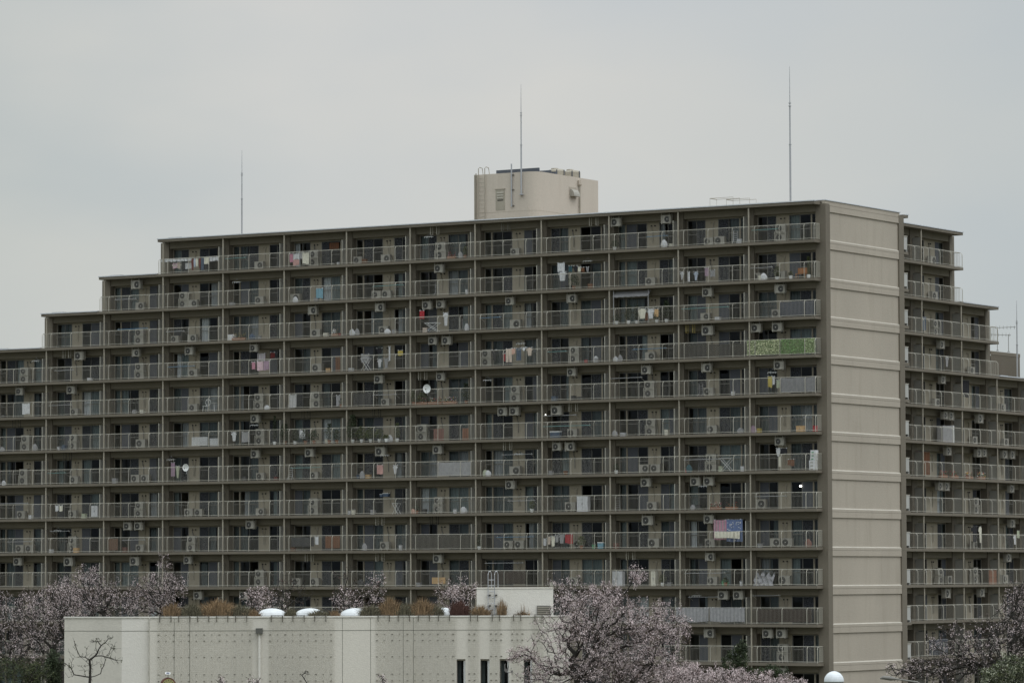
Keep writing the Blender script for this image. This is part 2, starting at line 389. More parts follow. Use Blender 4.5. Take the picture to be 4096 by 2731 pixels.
# end wall with its floor bands and corner pilasters
g = MB(); GX = .29
g.box(.095, GX, 1.5, V1-.7, 0, ROOF+.10, M_GABLE)
g.box(-.6, .094, 1.0, V1-.62, ROOF+.003, ROOF+.10, M_GABLE); g.box(.096, GX+.072, .945, 1.398, ROOF-.118, ROOF+.10, M_GABLE)
gw = g.build('end_wall', main)
for k in range(0, NF):
    b = MB(); z = zf(k)
    if k == 0:
        b.prism([(GX-.01, z-.68), (GX+.09, z-.68), (GX+.09, z-.262), (GX-.01, z-.262)], 'y', 1.55, V1-.78, M_GABLE)
        b.prism([(GX-.01, z-.24), (GX+.075, z-.24), (GX+.075, z+.09), (GX-.01, z+.09)], 'y', 1.4, V1-.6, M_GABLE)
    else:
        b.prism([(GX-.01, z-.62), (GX+.09, z-.62), (GX+.09, z-.215), (GX-.01, z-.215)], 'y', 1.55, V1-.78, M_GABLE)
        b.prism([(GX-.01, z-.20), (GX+.095, z-.20), (GX+.095, z-.03), (GX-.01, z-.03)], 'y', 1.55, V1-.78, M_GABLE)
        b.prism([(GX-.01, z-.029), (GX+.095, z-.029), (GX+.08, z-.005), (GX-.01, z+.055)], 'y', 1.55, V1-.78, M_LEDGE)  # band top paler than the wall, sky light painted in
    b.build('floor_band', gw)
c = MB(); c.box(-.65, GX+.13, .92, V1-.5, ROOF+.101, ROOF+.16, M_COPING); c.build('parapet_coping', gw)
for (y0, y1) in ((.95, 1.55), (V1-.78, V1)):
    c = MB()
    for k in range(NF): z = zf(k); c.box(-.405 if y0 < 2 else -.3, .405, y0-.003, y1, (zf(k+1)-.20)+.008 if k < NF-1 else 0, (z-.20 if k else z-.12), M_BROWN)
    c.box(-.38, .395, y0+.01, y1-.01, 0, ROOF-.13, M_DARK)
    c.build('corner_pilaster', main)
M_ENDP = mat('end_panel_paint', (.42, .42, .40))
cw = Parts(main, 'access_corridor')
for k in range(0, NF):
    def f(get, k=k):
        m = get('access_corridor'); z = zf(k)
        m.box(-30, .39, V1+.002, V1+.75, z-SLT, z-.001, M_SLAB)
        if k:
            m.box(-30, .37, V1+.52, V1+.60, z, z+1.12, M_ENDP); m.box(.30, .37, V1+.05, V1+.518, z+.16, z+1.12, M_ENDP); m.box(.27, .40, V1+.02, V1+.62, z+1.121, z+1.17, M_LEDGE)
        else: m.box(-30, .43, V1+.5, V1+.8, z+.002, z+.075, M_COPING)
    cw.add(k, f)
cw.finish()
bw = MB(); bw.box(lines[4], -.6, V1-.2, V1-.05, 0, ROOF-SLT-.01, M_GABLE); bw.box(lines[0], lines[4]-.1, V1-.2, V1-.05, 0, zf(4)-SLT-.01, M_GABLE); bw.build('rear_wall', main)

# wing: same storeys, faces right, steps down to the right
WOX = -2.7
def mloc(x, y, z=0.0):             # main-local to world
    c, s = math.cos(-TH), math.sin(-TH); return Vector((CX + c*x - s*y, CY + s*x + c*y, z))
wl = [16.65, 22.95, 29.8, 36.1, 42.1, 48.1, 54.1]
wo = mloc(WOX, 0)
wing = thing('apartment_building', 'brown balcony wing behind the blank end wall, stepping down to the right', 'apartment building', (wo.x, wo.y, 0), math.pi/2-TH)
facade(wing, wl, [1, 1, 3, 5, 5, 5], ['N', 'M', 'M', 'M', 'M', 'M'], -.2, 11.5, 23, near=lambda x: x)
w = MB(); w.box(16.7, 29.6, 11.2, 11.4, 0, ROOF-SLT-.01, M_GABLE); w.box(29.61, 54, 11.2, 11.4, 0, zf(4)-SLT-.01, M_GABLE); w.build('rear_wall', wing)
def wloc(x, y, z=0.0):
    a = math.pi/2-TH; c, s = math.cos(a), math.sin(a); return Vector((wo.x + c*x - s*y, wo.y + s*x + c*y, z))
# slatted screen on the wing's lower roof
s = MB(); z0 = zf(4); sx0, sx1, sy = 47.45, 53.0, 6.0
x = sx0
while x < sx1:
    s.box(x, x+.10, sy, sy+.03, z0+.02, z0+2.70, M_BROWN); x += .165
for zz in np.arange(.1, 2.65, .27): s.box(sx0, sx1, sy+.031, sy+.06, z0+zz, z0+zz+.05, M_DARK)
s.box(sx0+.1, sx1-.1, sy+.5, sy+2.8, z0+.02, z0+2.3, M_DARK)
s.box(sx0-.03, sx1+.03, sy-.02, sy+.08, z0+2.701, z0+2.43, M_BROWN)
y = sy+.2
while y < sy+3: s.box(sx0-.02, sx0+.01, y, y+.10, z0+.02, z0+2.70, M_PIPE); s.box(sx1-.01, sx1+.02, y, y+.10, z0+.02, z0+2.70, M_PIPE); y += .17
s.build('rooftop_screen', wing)

# ---- penthouse on the main roof
ph = MB(); px0, px1, py0, py1, pz = -29.9, -24.43, 2.5, 11.4, ROOF+3.70
def rprof(e, r=.9, n=14): return [(px0-e, py0-e)] + [(px1+e-r+r*math.sin(k*math.pi/2/n), py0-e+r-r*math.cos(k*math.pi/2/n)) for k in range(n+1)] + [(px1+e, py1+e), (px0-e, py1+e)]
ph.prism(rprof(0), 'z', ROOF, pz, M_PENT)
ph.prism(rprof(.006), 'z', ROOF+.79, ROOF+.808, M_WALL)
pho = ph.build('penthouse', main)
d = MB(); dx = px0+1.87; d.box(dx, dx+.80, py0-.02, py0-.004, ROOF+.95, ROOF+2.5, M_PIPE); d.box(dx-.05, dx+.85, py0-.05, py0-.004, ROOF+2.501, ROOF+2.56, M_GABLE)
for q in range(3): d.box(dx+.14, dx+.70, py0-.07, py0-.021, ROOF+2.20-q*.19, ROOF+2.30-q*.19, M_LEDGE)
for q in range(4): d.box(dx+.16, dx+.68, py0-.03, py0-.021, ROOF+2.12-q*.19+.10, ROOF+2.19-q*.19+.10, M_DARK)
d.build('louvred_door', pho)
d = MB()
for lx in (px0+.42, px0+.98):
    d.tube([(lx, py0-.12, ROOF+.1), (lx, py0-.12, pz+.45), (lx+.05, py0+.0, pz+.55), (lx+.1, py0+.25, pz+.5), (lx+.12, py0+.35, pz)], .03, M_PIPE, 6)
z = ROOF+.2
while z < pz: d.tube([(px0+.42, py0-.12, z), (px0+.98, py0-.12, z)], .014, M_PIPE, 4); z += .32
d.build('ladder', pho)
for lx, zt in ((px0+.05, pz), (px0+.17, pz+.1)):
    d = MB(); d.tube([(lx, py0-.07, ROOF+.05), (lx, py0-.07, zt)], .045, M_PIPE, 7); d.build('downpipe', pho)
d = MB(); lx = px0+3.32; d.tube([(lx, py0-.10, ROOF+1.15), (lx, py0-.10, ROOF+4.35)], .055, M_METAL, 8)
for zz in (1.2, 2.4, 3.5): d.box(lx, lx+.18, py0-.12, py0-.002, ROOF+zz, ROOF+zz+.06, M_FRAME)
d.build('mast_stub', pho)
d = MB(); hy = py0+4.7   # curved ventilation hood on the right face
prof = [(px1+.002, ROOF+2.2)] + [(px1+.42*math.sin(t), ROOF+2.2+.55*math.cos(t)) for t in (R(90), R(75), R(60), R(45), R(30), R(15), R(0))]
d.prism(prof[::-1], 'y', hy, hy+.85, M_AC); d.box(px1+.003, px1+.03, hy-.1, hy+.95, ROOF+2.05, ROOF+2.9, M_GABLE); d.build('ventilation_hood', pho)
d = MB(); d.tube([(px1+.12, py0+6.0, ROOF+.1), (px1+.12, py0+6.0, ROOF+3.1)], .06, M_PIPE, 8); d.tube([(px1+.14, py0+6.0, ROOF+3.05), (px1+.14, py0+6.0, ROOF+3.15), (px1+.14, py0+6.0, ROOF+3.5)], [.07, .16, .17], M_PENT, 8); d.build('downpipe', pho)
d = MB(); d.box(px0+1.6, px1-.15, py0+.5, py0+.65, pz+.002, pz+.30, mat('dark_steel', (.07, .08, .10), .5)); d.box(px0+1.6, px1-.15, py0+2.2, py0+2.35, pz+.002, pz+.26, MATS['dark_steel']); d.box(px1-.9, px1-.2, py0+3.0, py0+3.2, pz+.002, pz+.22, MATS['dark_steel']); d.build('steel_frame', pho)
for (lx, ly, hh) in ((-25.6, 7.3, .62), (-25.4, 9.2, .68)):
    d = MB(); d.tube([(lx, ly, pz), (lx, ly, pz+hh-.18), (lx, ly, pz+hh-.05), (lx, ly, pz+hh)], [.62, .62, .50, .2], M_PIPE, 18)
    d.tube([(lx-.2, ly, pz+hh), (lx-.2, ly, pz+hh+.06)], .26, M_GABLE, 12)
    for q in range(6): t = q*math.pi/3; d.box(lx+.63*math.cos(t)-.03, lx+.63*math.cos(t)+.03, ly+.63*math.sin(t)-.03, ly+.63*math.sin(t)+.03, pz, pz+hh-.1, MATS['dark_steel'])
    d.build('ventilator', pho)
# roof access rail
d = MB()
for (a, b, y, h) in ((-9.6, -7.7, 2.2, .85), (-8.8, -6.9, 3.2, .8)):
    d.tube([(a, y, ROOF), (a, y, ROOF+h), (b, y, ROOF+h), (b, y, ROOF)], .018, M_PIPE, 5)
    d.tube([(a, y+1, ROOF), (a, y+1, ROOF+h), (b, y+1, ROOF+h), (b, y+1, ROOF)], .018, M_PIPE, 5); d.tube([(a, y, ROOF+h), (a, y+1, ROOF+h)], .03, M_PIPE, 5)
d.build('hatch_rail', main)

# ---- lightning rods
def rod(p, h, label, r=.06, z0=0.0):
    m = MB(); m.tube([(0, 0, 0), (0, 0, h*.45), (0, 0, h*.451), (0, 0, h*.72), (0, 0, h*.721), (0, 0, h)], [r, r, r*.75, r*.75, r*.5, r*.18], M_METAL, 8)
    m.box(-.15, .15, -.15, .15, 0, .05, M_METAL)
    for f_ in (.45, .72, .74): m.tube([(0, 0, h*f_-.03), (0, 0, h*f_+.03)], r*1.4, M_METAL, 8)
    o = m.build('lightning_rod', loc=p); tag(o, label, 'lightning rod', 'lightning rods on the roofs'); return o
rod(mloc(-51.7, 3, ROOF), 6.9, 'thin grey lightning rod near the left end of the top roof')
rod(mloc(-4.26, 4.5, ROOF), 10.3, 'tallest grey lightning rod, near the right end of the top roof', .07)
o = rod(mloc(px0+4.2, py0-.14, ROOF+1.98), 8.25, 'slender lightning rod bracketed to the front of the rooftop penthouse', .06)
rod(wloc(43.8, 2.0, zf(4)), 6.45, 'grey lightning rod at the right edge on the lowest wing roof', .065)
# TV aerials behind the wing's step
def aerial(p, h, dirx, label):
    m = MB(); m.tube([(0, 0, 0), (0, 0, h)], .025, M_FRAME, 5); m.tube([(-.2*dirx, 0, h-.08), (1.5*dirx, 0, h)], .02, M_FRAME, 4)
    for q in range(6): xx = (-.1+.3*q)*dirx; m.tube([(xx, -.35, h-.07), (xx, .35, h-.07)], .012, M_FRAME, 4); m.tube([(xx, 0, h-.2), (xx, 0, h+.1)], .01, M_FRAME, 4)
    m.box(-.1, .1, -.1, .1, 0, .04, M_FRAME)
    return tag(m.build('roof_aerial', loc=p), label, 'aerial', 'aerials above the slatted screen')
aerial(wloc(48.75, 6.03, zf(4)+2.78), 1.95, 1, 'taller thin aerial over the left end of the slatted roof screen')
aerial(wloc(50.9, 6.03, zf(4)+2.78), 1.45, -1, 'shorter aerial over the middle of the slatted roof screen')


# ------------------------------------------------------------------ ground
m = MB(); m.box(-900, 900, -300, 1500, -.5, 0, M_GROUND); struct('ground', m)
m = MB(); m.box(-300, 300, 232, 240, .004, .02, M_ROAD); m.box(-300, 300, 231.85, 232, .004, .13, M_PIPE); m.box(-300, 300, 240, 240.15, .004, .13, M_PIPE); struct('road', m)

# ------------------------------------------------------------------ air conditioners
def unit_parts(root, sc=1.0, hung=False, z0=0.0, side=1):
    """casing with round fan opening, grille, hub, side vents; brackets or feet"""
    w, d_, h = .80*sc, .30*sc, .56*sc
    c = MB(); c.box(-w/2, w/2, -d_/2, d_/2, z0, z0+h, M_AC); c.box(-w/2-.012, w/2+.012, -d_/2-.01, d_/2+.01, z0+h, z0+h+.02, M_ACS)
    c.box(w/2+.001, w/2+.006, -d_/2+.02, d_/2-.02, z0+.03, z0+h-.03, M_ACS)
    for k in range(5): c.box(w/2*.45, w/2*.85, -d_/2-.004, -d_/2, z0+h*(.25+.11*k), z0+h*(.29+.11*k), M_ACS)
    ca = c.build('casing', root)
    fx, fz, r = -w*.14*side, z0+h*.5, h*.40
    f = MB(); f.disc((fx, fz), r, (-d_/2-.006, -d_/2-.001), M_FAN, 18)
    for q in (.55, .8, 1.0):
        f.tube([(fx+r*q*math.cos(2*math.pi*t/18), -d_/2-.012, fz+r*q*math.sin(2*math.pi*t/18)) for t in range(19)], .008, M_FRING, 3, cap=False)
    f.disc((fx, fz), r*.20, (-d_/2-.018, -d_/2-.007), M_HUB, 10); f.build('fan_grille', root)
    b = MB()
    if hung:
        for s_ in (-1, 1):
            x = s_*w*.40
            b.box(x-.018, x+.018, -d_/2-.05, -d_/2-.02, z0-.03, z0+h+.16, M_AC); b.box(x-.018, x+.018, d_/2+.01, d_/2+.04, z0-.03, z0+h+.16, M_AC)
            b.box(x-.018, x+.018, -d_/2-.05, d_/2+.04, z0-.06, z0-.031, M_AC)
    else:
        for s_ in (-1, 1): b.box(s_*w*.33-.04, s_*w*.33+.04, -d_/2, d_/2, z0-.07, z0-.001, M_ACS)
    if hung: b.box(-w*.40+.018, w*.40-.018, d_/2+.012, d_/2+.038, z0-.028, z0-.002, M_ACS)
    else: b.box(-w*.29, w*.29, -.02, .02, z0-.06, z0-.02, M_ACS)
    b.build('bracket' if hung else 'foot_rail', root)
    return h
def rack(root, w, h, z):
    b = MB()
    for x in (-w/2-.03, w/2+.03):
        for y in (-.20, .18): b.box(x-.015, x+.015, y-.015, y+.015, 0, z+.1, M_RAIL)
    b.box(-w/2-.05, w/2+.05, -.22, .20, z-.04, z-.005, M_RAIL); b.build('rack', root)
PROT = {}
def ac(kind, var, side):
    k = (kind, var, side)
    if k in PROT: return PROT[k], False
    t = thing('air_conditioner_unit', '', 'air conditioner'); sc = (1.0, 1.12, .92)[var]
    if kind == 'H': unit_parts(t, sc, True, 0, side)
    elif kind == 'F': unit_parts(t, sc, False, .08, side)
    else: unit_parts(t, sc, False, .72, side); rack(t, .8*sc, .6, .68)
    PROT[k] = t; return t, True
def place_ac(kind, var, side, loc, rz, label, group):
    t, new = ac(kind, var, side)
    if new: t.location = loc; t.rotation_euler = (0, 0, rz); t['label'] = label
    else: t = copy_thing(t, loc, rz, label)
    t['group'] = group; return t
HUNG = "2 11 3.35;4 12 3.51;4 11 3.34;4 10 2.77;4 9 3.15;5 13 3.26;5 12 2.70;2 6 2.83;3 8 2.88;3 7 3.27;3 6 1.75;3 6 2.96;3 5 3.28;4 6 2.26;4 6 3.48;5 7 3.17;5 6 2.94;1 3 0.85;1 3 5.05;3 4 2.84;3 2 2.65;4 2 2.65;4 1 0.83;4 1 2.53;5 4 2.81;5 3 3.34;5 2 2.55;5 1 2.65;3 1 2.76;6 9 3.29;7 9 3.30;9 11 2.59;9 11 3.66;9 9 2.83;10 13 3.15;10 12 2.52;10 11 3.28;10 10 2.65;6 5 2.61;6 5 3.64;7 8 2.59;7 7 3.32;7 6 2.66;8 5 3.27;10 6 2.66;6 4 1.51;7 4 1.53;7 4 2.63;8 3 3.25;8 2 1.58;8 2 2.66;9 3 3.38;9 2 2.66;7 1 2.65;11 10 3.64;11 9 2.24;10 2 2.72;11 4 2.60;11 2 3.78;11 2 5.01;12 2 2.62;12 1 1.58;12 1 2.68;13 1 2.69"
FLOOR = "1 9 3.19;1 8 2.55 S;1 7 0.84;1 7 3.39;1 6 2.58 S;1 5 3.35;1 2 2.44;1 2 3.34;1 1 2.52 S;2 11 3.26;2 10 1.76 S;2 10 2.68;2 9 3.24;2 8 0.81;2 7 2.54;2 7 3.45;2 3 3.36;2 1 0.52;2 1 2.44;3 11 3.22 S;3 10 0.90;3 10 2.57;3 8 2.74;3 7 3.18;3 5 3.37;3 2 2.11;3 1 2.17;4 13 3.26 S;4 11 3.23 S;4 10 2.69;4 8 2.85;4 5 0.85 S;4 4 2.66 S;4 3 3.31;5 12 2.51;5 10 2.69;5 9 3.20 S;5 8 2.69 S;5 7 3.33;5 5 3.35 S;5 3 3.23 S;5 2 2.36;6 13 3.39 S;6 12 2.42 S;6 11 3.37;6 9 3.31 S;6 6 0.89 S;6 4 2.48;6 3 3.32 S;6 2 2.61;7 13 3.20 S;7 12 2.51;7 11 2.85;7 11 3.80;7 9 3.32;7 8 2.57;7 5 3.29;7 3 2.75;7 3 3.70;7 2 2.53 S;8 13 2.96;8 12 2.39;8 11 3.23 S;8 10 2.27;8 10 3.21;8 9 3.29;8 8 2.52 S;8 6 2.32 S;8 4 2.30;8 3 3.39;8 1 0.72;9 13 2.85;9 13 3.83;9 12 2.40 S;9 11 3.29;9 10 2.52 S;9 7 3.26;9 5 2.69;9 5 3.65;9 4 2.95;9 3 3.52;9 2 2.39;9 1 1.90;9 1 2.85;10 9 3.27 S;10 8 0.92;10 8 2.61;10 4 2.54;10 2 2.57;10 1 2.62;12 1 2.47 S"
WINGAC = "1 26.57 F;2 26.83 F;3 26.99 S;4 26.74 H;4 33.39 F;5 26.90 H;5 27.05 F;5 39.00 F;6 27.26 H;6 28.25 H;6 33.40 H;6 39.49 F;6 33.76 F;7 27.72 H;7 33.14 H;7 34.10 H;7 37.81 H;7 39.24 H;8 26.24 H;8 27.33 H;8 39.08 H;8 33.86 S;9 39.11 H;9 33.57 F;10 27.32 S;10 29.06 F;10 33.60 S;10 39.03 F;10 38.34 H;11 27.28 H;11 33.39 H"
rnd = random.Random(11)
def bayname(r, b): return '%s balcony from right, %s row down' % (ORD[b], ORD[r])
def gen_ac(entries, to_world, rz, group, namer):
    cnt = {}
    for kind, r, b, x in entries: cnt.setdefault((kind == 'H', r, b), []).append(x)
    for kind, r, b, x in entries:
        L = sorted(cnt[(kind == 'H', r, b)]); pre = ''
        if len(L) > 1: pre = 'left ' if x == L[0] else 'right '
        var = rnd.choice([0, 0, 0, 1, 2])
        if len(L) > 1 and var == 1: var = 0
        side = rnd.choice([1, 1, 1, 1, -1])
        base = namer(r, b)
        if kind == 'H': z = zf(r-1)-SLT-.18-.56*(1.0, 1.12, .92)[var]; y = .52; lab = pre+'air conditioner hung from the ceiling, '+base
        elif kind == 'F': z = zf(r)+.001; y = 1.15; lab = pre+'air conditioner on the floor, '+base
        else: z = zf(r)+.001; y = 1.15; lab = pre+'upper air conditioner on a rack, '+base
        place_ac(kind, var, side, to_world(x, y, z), rz, lab, group)
        if kind == 'S': place_ac('F', var, side, to_world(x, y, z), rz, pre+'lower air conditioner under a rack, '+base, group)
ent = []
for S_, k0 in ((HUNG, 'H'), (FLOOR, 'F')):
    for t in S_.split(';'):
        q = t.split(); r, b, x = int(q[0]), int(q[1]), float(q[2]); ent.append(('S' if len(q) > 3 else k0, r, b, -BW*b + x))
gen_ac(ent, mloc, -TH, 'air conditioner units on the main block', bayname)
ent = []
for t in WINGAC.split(';'):
    q = t.split(); x = float(q[1]); b = 1 if x < 29.8 else (2 if x < 36.1 else 3); ent.append((q[2], int(q[0]), b, x))
gen_ac(ent, wloc, math.pi/2-TH, 'air conditioner units on the wing', lambda r, b: '%s wing balcony column, %s row down' % (ORD[b], ORD[r]))

# ------------------------------------------------------------------ laundry, screens and belongings on the balconies
COLS = dict(pink=(.50,.22,.30), white=(.60,.61,.63), grey=(.30,.30,.31), salmon=(.52,.30,.28), brown=(.16,.07,.035), lightblue=(.16,.33,.42), red=(.36,.03,.04), cream=(.68,.66,.56), orange=(.55,.36,.18), beige=(.56,.47,.40), peach=(.55,.35,.28), blue=(.06,.09,.14), black=(.02,.02,.025), palepink=(.66,.48,.54), stripe=(.42,.36,.38), darkred=(.13,.02,.02), yellow=(.50,.40,.10), teal=(.04,.10,.12), paleblue=(.42,.48,.58), mauve=(.36,.25,.33), palegreen=(.42,.46,.34), blanketpink=(.52,.28,.36), blanketblue=(.14,.19,.34), foil=(.50,.50,.50), silver=(.34,.34,.36),
  weave=(.12,.065,.04), dark=(.055,.05,.042), blackish=(.04,.04,.042), darkbrown=(.045,.033,.026), slate=(.07,.075,.09), mesh=(.20,.20,.21), leaf=(.2,.25,.1), green=(.10,.30,.16), redbrown=(.20,.10,.08), brick=(.22,.10,.06), x=(0,0,0), pale=(.32,.36,.20))
WORD = dict(lightblue='light blue', palepink='pale pink', stripe='striped', darkred='dark red', paleblue='pale blue', palegreen='pale green', blanketpink='pink', blanketblue='blue patterned', foil='silvery', weave='woven brown', blackish='near black', darkbrown='dark brown', mesh='grey mesh', redbrown='reddish brown', brick='brick red')
ITEMS = """1 8 0.82 0.33 0.40 1.05 .3 cloth pink;1 8 1.17 0.56 0.62 1.04 .3 cloth white;1 8 1.74 0.28 0.63 1.10 .3 cloth grey;1 8 2.02 0.62 0.21 1.09 .3 cloth cream;1 8 1.17 0.56 0.14 0.60 .3 cloth salmon;1 8 3.77 0.88 1.32 1.82 1.4 board brown;2 8 3.45 0.61 0.23 0.98 .1 cloth lightblue;3 6 1.18 0.40 1.03 1.65 .3 cloth red;3 6 3.19 0.47 0.45 1.41 .4 shirt white;3 3 2.81 0.69 0.33 1.05 .2 shirt cream;3 3 3.61 0.54 0.31 1.02 .2 shirt white;3 3 4.18 0.32 0.43 1.00 .2 cloth orange;3 3 3.35 0.25 0.21 0.78 .3 cloth brown;4 5 3.14 0.50 0.23 1.22 .1 trousers beige;4 5 3.65 0.29 0.82 1.25 .1 cloth peach;4 5 3.95 0.44 0.35 1.24 .2 trousers blue;4 5 4.48 0.39 1.03 1.28 .1 shirt white;4 5 4.90 0.53 0.66 1.25 .1 shirt beige;4 5 1.69 0.47 0.48 1.20 .4 shirt black;4 5 2.74 0.21 0.36 0.90 .3 cloth red;4 9 3.18 0.32 0.42 0.98 .1 cloth pink;4 9 3.67 0.56 0.30 1.01 .1 cloth palepink;4 9 4.31 0.56 0.33 1.03 .1 cloth mauve;4 9 3.24 0.73 1.12 1.65 .8 cloth stripe;4 9 4.43 0.45 1.27 1.70 .8 cloth darkred;4 7 2.68 0.60 1.27 1.70 .8 shirt black;4 7 3.95 0.14 0.70 1.78 .6 cloth white;4 7 4.79 0.43 1.07 1.46 .6 cloth yellow;4 7 2.79 0.43 0.28 0.88 .8 shirt white;4 7 3.38 0.43 0.18 0.91 .8 shirt grey;4 7 1.32 0.76 0.64 1.29 .8 cloth grey;2 4 1.71 0.63 1.35 1.98 .3 cloth white;2 4 1.76 0.75 0.66 1.31 .3 shirt white;2 4 2.56 0.30 1.30 1.75 .5 cloth teal;2 4 2.97 0.35 1.28 1.73 .5 shirt black;2 4 3.34 0.25 1.27 1.63 .5 shirt cream;2 4 3.61 0.27 1.26 1.59 .5 cloth brown;2 4 4.04 0.25 1.24 1.60 .5 shirt grey;2 2 0.35 0.36 0.34 0.91 .5 shirt white;2 2 0.99 0.19 0.19 0.88 .5 cloth white;2 2 1.48 0.39 0.24 0.86 .5 shirt paleblue;2 2 2.40 0.35 0.51 1.11 .5 cloth mauve;2 2 2.82 0.44 0.44 0.93 .5 cloth grey;5 1 1.69 0.35 0.51 1.29 .5 cloth yellow;5 1 2.06 0.19 0.68 1.28 .5 cloth white;5 1 2.40 0.24 0.45 1.01 .5 cloth palegreen;5 13 3.81 0.74 0.22 1.05 .1 cloth white;6 9 1.12 0.49 0.37 1.06 .3 shirt white;6 9 2.12 0.70 0.26 1.05 .3 cloth grey;6 8 1.83 0.53 0.42 1.05 .2 cloth white;7 10 0.89 0.35 0.47 1.54 .6 cloth mauve;7 10 1.35 0.37 0.32 1.26 .6 shirt palegreen;7 7 3.08 0.54 0.31 1.01 .3 cloth salmon;7 7 4.38 0.43 0.31 0.95 .5 shirt white;7 1 2.27 0.33 1.04 1.59 .6 shirt white;7 1 2.62 0.54 1.20 1.59 .6 cloth black;7 1 2.47 0.20 0.28 1.02 .6 cloth cream;7 1 3.24 0.54 0.34 0.79 .5 cloth brown;8 12 1.33 0.34 0.60 1.03 .2 cloth white;8 12 1.72 0.34 0.57 1.03 .2 cloth cream;9 2 3.13 1.04 0.57 1.98 .3 blanket blanketpink;9 2 4.18 1.26 0.43 2.01 .3 blanket blanketblue;9 2 3.30 2.03 0.68 1.15 .1 blanket cream;9 8 3.21 0.35 0.48 1.07 .2 cloth white;9 4 0.39 0.30 0.25 0.77 .3 shirt white;9 4 0.72 0.27 0.33 0.90 .4 shirt beige;9 4 1.09 0.32 0.20 0.94 .3 shirt cream;9 4 1.45 0.25 0.50 1.02 .3 cloth grey;9 4 1.72 0.54 0.41 1.07 .3 shirt grey;9 4 2.28 0.63 0.40 1.09 .3 cloth red;9 8 4.23 1.33 0.20 1.11 .15 board brown;9 11 0.84 0.98 0.17 1.07 .15 board weave;9 6 0.14 2.66 0.10 1.12 .12 screen dark;9 6 2.83 3.10 0.08 1.12 .12 screen dark;9 8 1.09 2.10 0.35 1.05 .15 screen blackish;10 5 0.99 1.83 0.14 1.12 .12 screen darkbrown;10 5 2.90 1.88 0.18 1.12 .12 screen darkbrown;10 6 2.08 1.19 0.19 0.67 .5 board orange;11 2 0.15 2.67 0.15 1.14 .02 tarp grey;11 2 2.88 2.83 0.16 1.15 .02 tarp grey;11 1 0.84 4.40 0.16 1.10 .12 screen darkbrown;3 1 2.92 2.78 0.04 1.09 .12 screen slate;4 1 0.25 2.60 0.09 1.15 .12 leaf pale;4 1 2.87 1.95 0.08 1.15 .12 leaf green;4 1 4.83 0.88 0.08 1.15 .12 leaf palegreen;4 2 0.28 2.49 0.02 1.05 .15 lattice dark;4 2 2.83 2.86 0.02 0.96 .15 lattice dark;5 1 2.92 2.78 0.09 1.12 .12 screen mesh;6 10 3.23 1.49 0.06 0.73 .15 lattice white;6 10 4.95 0.80 0.03 0.60 .15 lattice white;5 7 1.01 1.57 0.11 1.01 .2 lattice blackish;7 6 2.80 2.95 0.06 1.09 .15 screen grey;8 12 4.68 0.62 0.11 0.95 .5 cabinet white;8 4 3.10 0.91 0.01 1.10 .6 cabinet white;8 7 3.05 0.22 1.32 1.52 .7 cooler blue;8 7 3.30 0.51 1.33 1.59 .7 cooler blue;7 1 5.11 0.45 0.70 1.40 .35 boxes green;7 1 5.05 0.5 0.01 0.69 .3 boxes white;6 1 3.98 0.57 0.01 0.41 .4 cabinet orange;6 1 5.30 0.25 0.01 0.42 .4 can red;3 9 0.77 0.60 0.01 0.48 .3 boxes cream;6 4 0.87 0.87 0.01 0.50 .5 bin blue;6 6 2.26 0.90 0.01 0.90 .5 board redbrown;6 6 4.80 0.55 0.01 0.89 .5 board brick;10 3 0.36 0.83 0.01 1.05 .5 cabinet white;10 3 3.58 0.38 0.01 1.04 .5 cabinet cream;4 8 4.73 0.41 0.01 1.23 .8 board brown;9 4 4.95 0.50 0.01 0.48 .4 bin lightblue;5 8 0.62 0.72 0.12 1.09 .5 cloth foil;5 8 4.99 0.38 0.15 0.93 .5 cloth silver;10 1 0.46 1.58 0.01 0.98 .4 foil silver"""
def sheet(m, x0, w, z0, z1, y, mt, kind, rnd):
    """hanging cloth: outline with folds, real thickness"""
    n = max(5, int(w/.06)); th = .012
    if kind == 'shirt': prof = lambda u: (z1-.02*math.cos(u*6)-(.08*(abs(u-.5) > .33)), z1-(z1-z0)*(.32 if abs(u-.5) > .33 else 1.0))
    elif kind == 'trousers': prof = lambda u: (z1, z0 if abs(u-.5) > .06 else z1-(z1-z0)*.35)
    else:
        a, b = rnd.uniform(-.04, .04), rnd.uniform(0, 6)
        prof = lambda u: (z1-.025*math.sin(u*math.pi), z0+a*(u-.5)*2+.02*math.sin(u*7+b))
    ph = rnd.uniform(0, 6); am = .03 if w < 1.2 else .05; pv = None
    for k in range(n+1):
        u = k/n; t, bt = prof(u); x = x0+w*u; yy = y+am*math.sin(u*w*22+ph)
        if kind == 'trousers' and k and False: pass
        cur = [(x, yy*.5+y*.5, t), (x, yy, bt), (x, yy+th, bt), (x, yy*.5+y*.5+th, t)]
        if pv:
            m.poly([pv[1], cur[1], cur[0], pv[0]], mt); m.poly([pv[3], cur[3], cur[2], pv[2]], mt)
            m.poly([pv[0], cur[0], cur[3], pv[3]], mt); m.poly([pv[2], cur[2], cur[1], pv[1]], mt)
        else: m.poly([cur[0], cur[3], cur[2], cur[1]], mt)
        pv = cur
    m.poly([pv[0], pv[1], pv[2], pv[3]], mt)
rnd = random.Random(3); seen = {}
POSW = ['', 'second ', 'third ', 'fourth ', 'fifth ']
